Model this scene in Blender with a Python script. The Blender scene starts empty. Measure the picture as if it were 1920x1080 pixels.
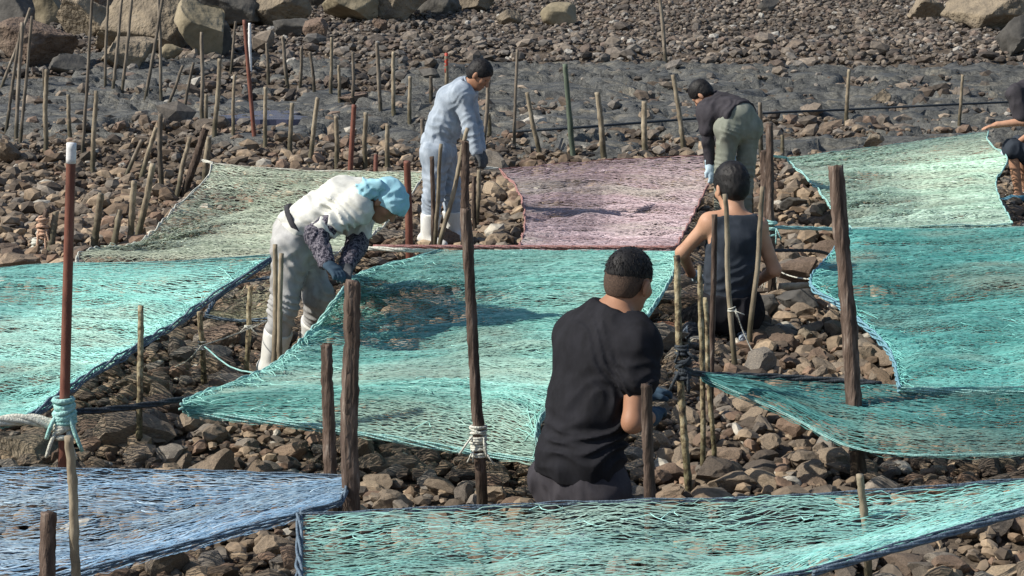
import bpy, bmesh, math, random
import numpy as np
from mathutils import Vector, Matrix
R = math.radians
random.seed(7); rng = np.random.default_rng(7)
scn = bpy.context.scene
col = scn.collection

# ------------------------------------------------------------------ camera, sky, sun, exposure
CAM_H = 2.5; FPX = 3600.0; PITCH = math.atan(630 / FPX)
cd = bpy.data.cameras.new('camera'); cam = bpy.data.objects.new('camera', cd); col.objects.link(cam)
cam.location = (0, 0, CAM_H); cam.rotation_euler = (math.pi / 2 - PITCH, 0, 0)
cd.sensor_width = 36; cd.lens = 36 * FPX / 1920; cd.clip_end = 2000; cd.clip_start = 0.1
scn.camera = cam
SUN_EL = R(40); SUN_AZ = R(15)            # sun stands to the left, square to the view
sd = Vector((-math.cos(SUN_EL) * math.cos(SUN_AZ), -math.cos(SUN_EL) * math.sin(SUN_AZ), math.sin(SUN_EL)))
w = bpy.data.worlds.new('World'); scn.world = w; w.use_nodes = True
sky = w.node_tree.nodes.new('ShaderNodeTexSky'); sky.sky_type = 'NISHITA'; sky.sun_disc = False
sky.sun_elevation = SUN_EL; sky.sun_rotation = math.atan2(sd.x, sd.y) % (2 * math.pi)
bgn = w.node_tree.nodes['Background']; bgn.inputs['Strength'].default_value = 0.095
w.node_tree.links.new(sky.outputs[0], bgn.inputs[0])
sl = bpy.data.lights.new('sun', 'SUN'); sl.energy = 4.5; sl.angle = R(0.5); sl.color = (1.0, 0.94, 0.84)
so = bpy.data.objects.new('sun', sl); col.objects.link(so); so.rotation_euler = sd.to_track_quat('Z', 'Y').to_euler()
scn.view_settings.view_transform = 'Standard'; scn.view_settings.look = 'None'
scn.view_settings.exposure = 0.32; scn.view_settings.gamma = 1.0

# ------------------------------------------------------------------ helpers
def hash2(i, j, s=0):
    n = (i.astype(np.int64) * 374761393 + j.astype(np.int64) * 668265263 + s * 2147483647 + 12345) & 0x7fffffff
    n = ((n ^ (n >> 13)) * 1274126177) & 0x7fffffff
    return ((n ^ (n >> 16)) & 0xffff) / 65535.0
def vnoise(x, y, s=0):
    x = np.asarray(x, float); y = np.asarray(y, float)
    i = np.floor(x); j = np.floor(y); fx = x - i; fy = y - j
    fx = fx * fx * (3 - 2 * fx); fy = fy * fy * (3 - 2 * fy)
    a = hash2(i, j, s); b = hash2(i + 1, j, s); c = hash2(i, j + 1, s); d = hash2(i + 1, j + 1, s)
    return (a * (1 - fx) + b * fx) * (1 - fy) + (c * (1 - fx) + d * fx) * fy
def fbm(x, y, s=0, o=3):
    t = 0; a = .5
    for k in range(o):
        t = t + a * vnoise(x * 2 ** k, y * 2 ** k, s + k * 17); a *= .5
    return t / (1 - .5 ** o)
def sstep(a, b, x):
    t = np.clip((x - a) / (b - a), 0, 1); return t * t * (3 - 2 * t)

def noise3(P, f, s=0):
    q = P * f; x, y, z = q[..., 0], q[..., 1], q[..., 2]; k = np.floor(z); fz = z - k; fz = fz * fz * (3 - 2 * fz)
    a = vnoise(x + k * 37.3, y + k * 17.1, s); b_ = vnoise(x + (k + 1) * 37.3, y + (k + 1) * 17.1, s)
    return a * (1 - fz) + b_ * fz
def base_z(x, y):
    """long shape of the shore: level, then rising to the boulders"""
    x = np.asarray(x, float); y = np.asarray(y, float)
    z = 0.06 * np.where(y > 30, y - 30, 0) + 0.10 * np.where(y > 54, y - 54, 0)
    return z
def shelf_mask(x, y):
    n = fbm(x * .17 + 3.1, y * .20 + 7.7, 5, 3)
    far = 36.0 - 0.10 * x
    m = sstep(22.0, 25.5, y + (n - .5) * 9) * (1 - sstep(far - 1, far + 2, y + (n - .5) * 5))
    p = fbm(x * .42 + 11, y * .34 + 2, 9, 3)
    g = fbm(x * 1.9 + 5, y * 1.5, 15, 3)
    return m * sstep(.40, .48, 1 - p + .07 + (g - .5) * .35)
def gz(x, y):
    x = np.asarray(x, float); y = np.asarray(y, float)
    z = base_z(x, y) + (fbm(x * .6, y * .6, 3, 3) - .5) * .09
    m = sstep(20, 24, y) * (1 - sstep(38, 42, y))
    q = fbm(x * .30, y * .65 + x * .15, 21, 4) * 9 + y * .6 + x * .06
    st = np.floor(q) + sstep(.0, .07, q - np.floor(q))
    z = z + m * ((st - q) * .19 + (fbm(x * 1.3, y * 3, 31, 2) - .5) * .05)
    return z

CR = np.array([1., 0, 0]); CU = np.array([0, math.sin(PITCH), math.cos(PITCH)]); CF = np.array([0, math.cos(PITCH), -math.sin(PITCH)])
CO = np.array([0, 0, CAM_H])
def ray(px, py):
    return (px - 960) / FPX * CR - (py - 540) / FPX * CU + CF
def at_z(px, py, z=0.0):
    d = ray(px, py); return CO + d * ((z - CAM_H) / d[2])
def at_y(px, py, Y):
    d = ray(px, py); return CO + d * (Y / d[1])
def on_ground(px, py):
    d = ray(px, py); lo = 4.0; t = lo
    while t < 90:
        p = CO + d * t
        if p[2] < float(gz(p[0], p[1])): break
        t += .1
    a, b = t - .1, t
    for _ in range(12):
        m = (a + b) / 2; p = CO + d * m
        if p[2] < float(gz(p[0], p[1])): b = m
        else: a = m
    return CO + d * b
def proj(p):
    p = np.asarray(p) - CO
    dz = p @ CF
    return 960 + FPX * (p @ CR) / dz, 540 - FPX * (p @ CU) / dz, dz

# ---- materials
def _n(nt, t, **k):
    n = nt.nodes.new(t)
    for a, b in k.items(): setattr(n, a, b)
    return n
def ramp(nt, stops):
    r = _n(nt, 'ShaderNodeValToRGB'); e = r.color_ramp.elements
    while len(e) < len(stops): e.new(.5)
    for i, (p, c) in enumerate(stops): e[i].position = p; e[i].color = (*c, 1)
    return r
def mat(name, stops, scale=6, detail=5, rough=.85, bump=.25, bscale=None, stretch=(1, 1, 1), coord='Object', spec=.3, src=None, rand=0.0, bdist=.01, ridge=False, tide=False):
    """noise-coloured principled surface; src='attr' multiplies by the per-piece colour attribute, rand shifts hue per object"""
    m = bpy.data.materials.new(name); m.use_nodes = True; nt = m.node_tree; L = nt.links
    b = nt.nodes['Principled BSDF']; b.inputs['Roughness'].default_value = rough
    b.inputs['Specular IOR Level'].default_value = spec
    tc = _n(nt, 'ShaderNodeTexCoord'); mp = _n(nt, 'ShaderNodeMapping'); mp.inputs['Scale'].default_value = stretch
    L.new(tc.outputs[coord], mp.inputs[0])
    no = _n(nt, 'ShaderNodeTexNoise'); no.inputs['Scale'].default_value = scale; no.inputs['Detail'].default_value = detail
    no.inputs['Roughness'].default_value = .62
    L.new(mp.outputs[0], no.inputs[0])
    rp = ramp(nt, stops); L.new(no.outputs['Fac'], rp.inputs[0]); out = rp.outputs[0]
    if src == 'attr':
        at = _n(nt, 'ShaderNodeAttribute'); at.attribute_name = 'tint'
        mx = _n(nt, 'ShaderNodeMix', data_type='RGBA', blend_type='MULTIPLY'); mx.inputs[0].default_value = 1
        L.new(at.outputs['Color'], mx.inputs[6]); L.new(out, mx.inputs[7]); out = mx.outputs[2]
    if src == 'rand':
        oi = _n(nt, 'ShaderNodeObjectInfo'); r2 = ramp(nt, PALSTOPS); r2.color_ramp.interpolation = 'LINEAR'
        L.new(oi.outputs['Random'], r2.inputs[0])
        mx = _n(nt, 'ShaderNodeMix', data_type='RGBA', blend_type='MULTIPLY'); mx.inputs[0].default_value = 1
        L.new(r2.outputs[0], mx.inputs[6]); L.new(out, mx.inputs[7]); out = mx.outputs[2]
    if rand:
        oi = _n(nt, 'ShaderNodeObjectInfo'); hs = _n(nt, 'ShaderNodeHueSaturation')
        mr = _n(nt, 'ShaderNodeMapRange'); mr.inputs[3].default_value = 1 - rand; mr.inputs[4].default_value = 1 + rand
        L.new(oi.outputs['Random'], mr.inputs[0]); L.new(mr.outputs[0], hs.inputs['Value']); L.new(out, hs.inputs['Color']); out = hs.outputs[0]
    if tide:     # dark tide-stained foot with an uneven line
        sx = _n(nt, 'ShaderNodeSeparateXYZ'); L.new(tc.outputs['Object'], sx.inputs[0])
        n3 = _n(nt, 'ShaderNodeTexNoise'); n3.inputs['Scale'].default_value = 9; L.new(tc.outputs['Object'], n3.inputs[0])
        ad = _n(nt, 'ShaderNodeMath', operation='MULTIPLY_ADD'); ad.inputs[1].default_value = .5; L.new(n3.outputs['Fac'], ad.inputs[0]); L.new(sx.outputs[2], ad.inputs[2])
        r3 = ramp(nt, [(.38, (.42, .44, .40)), (.58, (1, 1, 1))]); L.new(ad.outputs[0], r3.inputs[0])
        m3 = _n(nt, 'ShaderNodeMix', data_type='RGBA', blend_type='MULTIPLY'); m3.inputs[0].default_value = 1
        L.new(out, m3.inputs[6]); L.new(r3.outputs[0], m3.inputs[7]); out = m3.outputs[2]
    L.new(out, b.inputs['Base Color'])
    if bump:
        nb = _n(nt, 'ShaderNodeTexNoise'); nb.inputs['Scale'].default_value = bscale or scale * 3; nb.inputs['Detail'].default_value = 4
        L.new(mp.outputs[0], nb.inputs[0])
        if ridge: nb.noise_type = 'RIDGED_MULTIFRACTAL'; nb.inputs['Detail'].default_value = 2
        bp = _n(nt, 'ShaderNodeBump'); bp.inputs['Strength'].default_value = bump; bp.inputs['Distance'].default_value = bdist
        L.new(nb.outputs['Fac'], bp.inputs['Height']); L.new(bp.outputs[0], b.inputs['Normal'])
    return m
PAL = np.array([(.170, .120, .078), (.205, .160, .115), (.31, .235, .155), (.19, .126, .086), (.100, .078, .060), (.205, .180, .150), (.26, .195, .130), (.150, .122, .094)])
PAL = PAL * .86 + PAL.mean(1)[:, None] * .14
PALSTOPS = [(i / 7.0, tuple(c)) for i, c in enumerate(PAL)]
GREY = [(.3, (.55, .55, .55)), (.5, (1, 1, 1)), (.72, (1.5, 1.45, 1.35))]
M = {}
M['stone'] = mat('stone_loose', GREY, 14, 5, .85, .5, 60, src='attr', bdist=.006)
M['stone_obj'] = mat('stone_single', GREY, 14, 5, .85, .5, 60, src='rand', bdist=.006)
M['grit'] = mat('grit', [(.3, (.05, .04, .031)), (.5, (.10, .078, .058)), (.7, (.17, .135, .10))], 9, 8, .9, .8, 40, bdist=.02)
M['shelf'] = mat('wet_bedrock', [(.30, (.032, .033, .033)), (.46, (.080, .083, .080)), (.58, (.120, .120, .108)), (.72, (.24, .215, .165))], 2.6, 12, .6, 1.0, 16, stretch=(.55, 2.2, 1), bdist=.06, spec=.4)
M['boulder'] = mat('boulder_rock', [(.25, (.10, .083, .064)), (.48, (.20, .165, .120)), (.62, (.27, .22, .155)), (.8, (.16, .15, .13))], 2.6, 10, .85, 1.0, 10, rand=.28, bdist=.08)
M['boulder_red'] = mat('boulder_red_rock', [(.25, (.075, .055, .045)), (.5, (.17, .122, .092)), (.75, (.26, .20, .15))], 3, 10, .85, 1.0, 11, rand=.15, bdist=.08)
M['boulder_dark'] = mat('boulder_dark_rock', [(.25, (.035, .034, .032)), (.5, (.085, .08, .072)), (.75, (.15, .14, .12))], 2, 8, .8, .7, 8, rand=.15, bdist=.04)
M['boulder_yellow'] = mat('boulder_yellow_rock', [(.25, (.11, .095, .062)), (.5, (.23, .195, .13)), (.75, (.33, .28, .20))], 2, 8, .85, .7, 8, rand=.12, bdist=.04)
M['orange_rock'] = mat('orange_rock', [(.25, (.22, .10, .06)), (.5, (.36, .17, .10)), (.75, (.42, .24, .15))], 9, 6, .85, .6, 30)
M['bamboo'] = mat('bamboo', [(.28, (.085, .068, .050)), (.45, (.22, .18, .125)), (.6, (.33, .28, .20)), (.8, (.44, .39, .30))], 14, 5, .7, .4, 40, stretch=(1, 1, .35), rand=.22, tide=True)
M['bamboo_mottled'] = mat('bamboo_mottled', [(.36, (.045, .036, .028)), (.46, (.17, .13, .075)), (.55, (.33, .28, .17)), (.75, (.47, .42, .30))], 26, 4, .75, .7, 60, stretch=(1, 1, .8), rand=.12, tide=True)
M['wood'] = mat('weathered_wood', [(.30, (.030, .022, .018)), (.46, (.085, .058, .044)), (.6, (.15, .11, .088)), (.72, (.30, .26, .22))], 34, 8, .85, 1.0, 70, stretch=(1, 1, .16), rand=.2, tide=True)
M['wood_thin'] = mat('dark_stake_wood', [(.28, (.075, .062, .05)), (.5, (.17, .142, .11)), (.75, (.30, .26, .205))], 18, 5, .85, .5, 40, stretch=(1, 1, .2), rand=.3, tide=True)
M['rust'] = mat('rusty_pipe', [(.3, (.105, .042, .030)), (.5, (.17, .066, .045)), (.75, (.225, .105, .075))], 16, 5, .6, .3, 50, stretch=(1, 1, .3), rand=.12)
M['greenpost'] = mat('algae_post', [(.3, (.055, .07, .05)), (.6, (.12, .15, .11)), (.8, (.17, .2, .15))], 12, 5, .8, .4, 40, stretch=(1, 1, .3))
M['white'] = mat('white_paint', [(.3, (.62, .63, .62)), (.6, (.8, .8, .8))], 20, 3, .55, .1)
M['redpaint'] = mat('red_paint', [(.3, (.36, .05, .035)), (.6, (.45, .08, .05))], 20, 3, .55, .1)
M['rope_pale'] = mat('pale_rope', [(.3, (.42, .42, .36)), (.6, (.68, .68, .60))], 60, 3, .9, .8, 120)
M['rope_blue'] = mat('blue_rope', [(.3, (.09, .22, .30)), (.6, (.22, .42, .50))], 60, 3, .9, .8, 120)
M['rope_teal'] = mat('teal_rope', [(.3, (.17, .42, .40)), (.6, (.40, .66, .62))], 60, 3, .9, .8, 120)
M['rope_dark'] = mat('dark_rope', [(.3, (.022, .028, .034)), (.6, (.055, .066, .078))], 60, 3, .9, .8, 120)
M['rope_slate'] = mat('slate_rope', [(.3, (.07, .10, .14)), (.6, (.16, .22, .28))], 60, 3, .9, .8, 120)
M['rope_red'] = mat('faded_red_rope', [(.3, (.24, .10, .09)), (.6, (.42, .24, .22))], 60, 3, .9, .8, 120)
M['rope_orange'] = mat('frayed_orange_rope', [(.3, (.42, .24, .15)), (.6, (.62, .42, .30))], 60, 3, .9, .8, 120)
M['log'] = mat('pale_driftwood', [(.3, (.22, .18, .13)), (.6, (.42, .37, .29))], 12, 5, .9, .6, 40, stretch=(1, .2, 1))

def tube_data(pts, rad, sides=6, cap=True, twist=0.0):
    """vertices and faces of a tube along pts (n,3); rad scalar or per-point"""
    pts = np.asarray(pts, float); n = len(pts); rad = np.broadcast_to(np.asarray(rad, float), (n,))
    t = np.gradient(pts, axis=0); t /= np.linalg.norm(t, axis=1)[:, None] + 1e-12
    ref = np.array([0, 0, 1.]) if abs(t[:, 2]).mean() < .8 else np.array([1., 0, 0])
    a = np.cross(t, ref); a /= np.linalg.norm(a, axis=1)[:, None] + 1e-12; b = np.cross(t, a)
    an = np.arange(sides) / sides * 2 * np.pi + twist
    v = pts[:, None, :] + rad[:, None, None] * (np.cos(an)[None, :, None] * a[:, None, :] + np.sin(an)[None, :, None] * b[:, None, :])
    v = v.reshape(-1, 3); f = []
    for i in range(n - 1):
        for k in range(sides):
            k2 = (k + 1) % sides
            f.append((i * sides + k, i * sides + k2, (i + 1) * sides + k2, (i + 1) * sides + k))
    if cap:
        f.append(tuple(range(sides))[::-1]); f.append(tuple((n - 1) * sides + k for k in range(sides)))
    return v, f
class MB:
    def __init__(s): s.v = []; s.f = []; s.n = 0
    def add(s, v, f):
        s.v.append(np.asarray(v)); s.f += [tuple(i + s.n for i in q) for q in f]; s.n += len(v); return s
    def tube(s, pts, r, sides=6, cap=True): return s.add(*tube_data(pts, r, sides, cap))
    def build(s, name, m, parent=None, origin=None, smooth=True):
        v = np.concatenate(s.v)
        me = bpy.data.meshes.new(name)
        if origin is not None: v = v - np.asarray(origin)
        me.from_pydata(v.tolist(), [], s.f); me.update()
        if smooth: me.polygons.foreach_set('use_smooth', [True] * len(me.polygons))
        me.materials.append(m)
        o = bpy.data.objects.new(name, me); col.objects.link(o)
        if parent is not None: o.parent = parent
        elif origin is not None: o.location = Vector(origin)
        return o
def fast_mesh(name, V, F, m, tint=None, smooth=True):
    """V (n,3) float, F (k,3|4) int arrays -> object"""
    me = bpy.data.meshes.new(name); k = F.shape[1]
    me.vertices.add(len(V)); me.vertices.foreach_set('co', np.ascontiguousarray(V, np.float32).ravel())
    me.loops.add(F.size); me.loops.foreach_set('vertex_index', np.ascontiguousarray(F, np.int32).ravel())
    me.polygons.add(len(F)); me.polygons.foreach_set('loop_start', np.arange(0, F.size, k, dtype=np.int32))
    me.polygons.foreach_set('use_smooth', np.full(len(F), smooth))
    me.update(calc_edges=True)
    if tint is not None:
        a = me.color_attributes.new('tint', 'FLOAT_COLOR', 'POINT')
        c = np.ones((len(V), 4), np.float32); c[:, :3] = tint; a.data.foreach_set('color', c.ravel())
    me.materials.append(m)
    o = bpy.data.objects.new(name, me); col.objects.link(o); return o
def tag(o, label=None, cat=None, group=None, kind=None):
    if label: o['label'] = label
    if cat: o['category'] = cat
    if group: o['group'] = group
    if kind: o['kind'] = kind
    return o
def empty(name, loc, parent=None):
    o = bpy.data.objects.new(name, None); col.objects.link(o); o.location = Vector(loc); o.empty_display_size = .1
    return o

# ------------------------------------------------------------------ the shore
def grid_axis(parts):
    out = []
    for a, b, st in parts: out.append(np.arange(a, b, st))
    return np.concatenate(out + [np.array([parts[-1][1]])])
def grid_mesh(name, xs, ys, zf, m):
    X, Y = np.meshgrid(xs, ys); Z = zf(X, Y)
    V = np.stack([X, Y, Z], -1).reshape(-1, 3); nx = len(xs); ny = len(ys)
    i = np.arange((ny - 1) * nx).reshape(ny - 1, nx)[:, :-1].ravel()
    F = np.stack([i, i + 1, i + nx + 1, i + nx], 1)
    return fast_mesh(name, V, F, m)
xs = grid_axis([(-400, -40, 30), (-40, -14, 1.0), (-14, 14, .2), (14, 40, 1.0), (40, 400, 30)])
ys = grid_axis([(-60, 4, 4), (4, 52, .2), (52, 90, 2), (90, 600, 30)])
ground = grid_mesh('ground', xs, ys, lambda X, Y: gz(X, Y) - .02, M['grit'])
tag(ground, kind='structure')
# bedrock shelf: a sheet that surfaces where the flat wet rock is bare
def shelf_z(X, Y):
    m = shelf_mask(X, Y)
    crk = np.abs(fbm(X * .9 + 4, Y * .7 + X * .3, 71, 3) - .5)
    return gz(X, Y) - .14 + .20 * sstep(.15, .6, m) - .07 * (1 - sstep(0, .035, crk)) + (fbm(X * 4, Y * 4, 77, 3) - .5) * .05
shelf = grid_mesh('bedrock_shelf', np.arange(-11.5, 11.51, .074), np.arange(20.5, 39, .074), shelf_z, M['shelf'])
tag(shelf, kind='structure')
# tide pools lying in hollows of the shelf
mw = bpy.data.materials.new('pool_water'); mw.use_nodes = True; b = mw.node_tree.nodes['Principled BSDF']
b.inputs['Base Color'].default_value = (.07, .075, .12, 1); b.inputs['Roughness'].default_value = .22  # purple-blue base colour paints in the reflected sky
nn = mw.node_tree.nodes.new('ShaderNodeTexNoise'); nn.inputs['Scale'].default_value = 25
bb = mw.node_tree.nodes.new('ShaderNodeBump'); bb.inputs['Strength'].default_value = .12; bb.inputs['Distance'].default_value = .02
mw.node_tree.links.new(nn.outputs[0], bb.inputs['Height']); mw.node_tree.links.new(bb.outputs[0], b.inputs['Normal'])
for (px, py, wx, wy) in [(372, 232, .30, .55), (500, 230, .55, .8)]:
    c = on_ground(px, py); mb = MB(); k = 28
    an = np.arange(k) / k * 2 * np.pi
    rr = 1 + .25 * np.sin(3 * an + px) + .15 * np.sin(5 * an + py)
    zz = float(shelf_z(c[0], c[1])) + .035
    top = np.stack([c[0] + wx * rr * np.cos(an), c[1] + wy * rr * np.sin(an), np.full(k, zz)], 1)
    bot = top.copy(); bot[:, 2] -= .15
    mb.add(np.concatenate([top, bot]), [tuple(range(k))] + [(i, i + k, (i + 1) % k + k, (i + 1) % k) for i in range(k)])
    tag(mb.build('tide_pool', mw, smooth=False), kind='structure')

# ---- stone templates: an icosphere chopped by random planes
def stone_template(sub, seed, cuts=9, lo=.50, hi=.82, rough=.04):
    r = np.random.default_rng(seed); bm = bmesh.new(); bmesh.ops.create_icosphere(bm, subdivisions=sub, radius=1)
    bm.verts.ensure_lookup_table()
    V = np.array([v.co for v in bm.verts]); F = np.array([[v.index for v in f.verts] for f in bm.faces]); bm.free()
    for _ in range(cuts):
        n = r.normal(size=3); n /= np.linalg.norm(n); o = r.uniform(lo, hi)
        d = V @ n - o; V = V - np.where(d > 0, d, 0)[:, None] * n
    V = V * (1 + rough * r.normal(size=(len(V), 1)))
    V -= (V.max(0) + V.min(0)) / 2; V /= (V.max(0) - V.min(0)).max() / 2
    return V, F
T2 = [stone_template(2, 100 + i) for i in range(14)]
T1 = [stone_template(1, 200 + i, 5, .6, .9) for i in range(14)]
T3 = [stone_template(3, 300 + i, 11) for i in range(14)]
def rots(n, r, tilt):
    yaw = r.uniform(0, 2 * np.pi, n); a = r.normal(0, tilt, n); b_ = r.normal(0, tilt, n)
    cy, sy, ca, sa, cb, sb = np.cos(yaw), np.sin(yaw), np.cos(a), np.sin(a), np.cos(b_), np.sin(b_)
    Z = np.zeros(n); O = np.ones(n)
    Rz = np.stack([cy, -sy, Z, sy, cy, Z, Z, Z, O], 1).reshape(n, 3, 3)
    Rx = np.stack([O, Z, Z, Z, ca, -sa, Z, sa, ca], 1).reshape(n, 3, 3)
    Ry = np.stack([cb, Z, sb, Z, O, Z, -sb, Z, cb], 1).reshape(n, 3, 3)
    return Rx @ Ry @ Rz
def scatter(y0, y1, cell, smin, smax, keep, seed, lift=.3, power=2.0):
    """jittered grid over the widened view wedge -> positions, scales, rotations, tints"""
    r = np.random.default_rng(seed); P = []
    Y = np.arange(y0, y1, cell)
    for yy in Y:
        hw = .267 * yy * 1.22 + .6
        X = np.arange(-hw, hw, cell); n = len(X)
        P.append(np.stack([X + r.uniform(-.5, .5, n) * cell, yy + r.uniform(-.5, .5, n) * cell], 1))
    P = np.concatenate(P); k = keep(P[:, 0], P[:, 1], r); P = P[k]; n = len(P)
    s = smin + (smax - smin) * r.uniform(0, 1, n) ** power
    s = s * np.where(r.uniform(0, 1, n) < .035, r.uniform(1.35, 1.9, n), 1)
    S = np.stack([s * r.uniform(.8, 1.15, n), s * r.uniform(.55, .85, n), s * r.uniform(.34, .62, n)], 1)
    z = gz(P[:, 0], P[:, 1]) + S[:, 2] * (lift + r.uniform(-.35, .75, n))
    damp = .62 + .62 * fbm(P[:, 0] * .55 + 2, P[:, 1] * .4, 91, 3)[:, None]
    C = PAL[r.integers(0, len(PAL), n)] * damp * np.array([1.0, .995, 1.0]) * r.uniform(.72, 1.28, (n, 1)) * np.array([1, .98, .95])
    k = r.uniform(0, 1, n) < .022; C[k] = np.array([.42, .39, .33])
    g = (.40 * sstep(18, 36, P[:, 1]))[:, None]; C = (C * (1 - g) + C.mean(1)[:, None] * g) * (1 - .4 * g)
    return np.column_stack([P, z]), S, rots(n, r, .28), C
def stones_mesh(name, sets, T, parent):
    VV = []; FF = []; CC = []; off = 0; r = np.random.default_rng(5)
    for P, S, Q, C in sets:
        ti = r.integers(0, len(T), len(P))
        for k, (V, F) in enumerate(T):
            ix = np.where(ti == k)[0]
            if not len(ix): continue
            v = np.einsum('nij,nvj->nvi', Q[ix], V[None] * S[ix][:, None, :]) + P[ix][:, None, :]
            f = F[None] + (np.arange(len(ix)) * len(V))[:, None, None] + off
            VV.append(v.reshape(-1, 3)); FF.append(f.reshape(-1, 3)); CC.append(np.repeat(C[ix], len(V), 0)); off += v.shape[0] * v.shape[1]
    o = fast_mesh(name, np.concatenate(VV), np.concatenate(FF), M['stone'], np.concatenate(CC), smooth=False)
    o.parent = parent; tag(o, kind='stuff'); return o
allk = lambda x, y, r: np.ones(len(x), bool)
def farkeep(p):
    def f(x, y, r):
        m = shelf_mask(x, y)
        return r.uniform(0, 1, len(x)) < np.where(m > .3, p * (.06 + .6 * sstep(.47, .62, fbm(x * .8, y * .7, 63, 3))), p)
    return f
near_big = scatter(5.6, 14, .125, .045, .125, allk, 1, .35, 1.6)
near_small = scatter(5.6, 14, .076, .022, .055, allk, 2, .5)
mid_big = scatter(14, 25.5, .155, .05, .15, farkeep(.95), 3, .35, 1.8)
mid_small = scatter(14, 25.5, .11, .028, .065, farkeep(.9), 4, .5)
far_big = scatter(25.5, 41, .24, .06, .20, farkeep(.8), 5, .35, 2.4)
far_small = scatter(25.5, 53, .22, .04, .10, farkeep(.9), 6, .4)
bank_big = scatter(36, 56, .24, .05, .15, farkeep(.85), 8, .4, 2.6)
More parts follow.
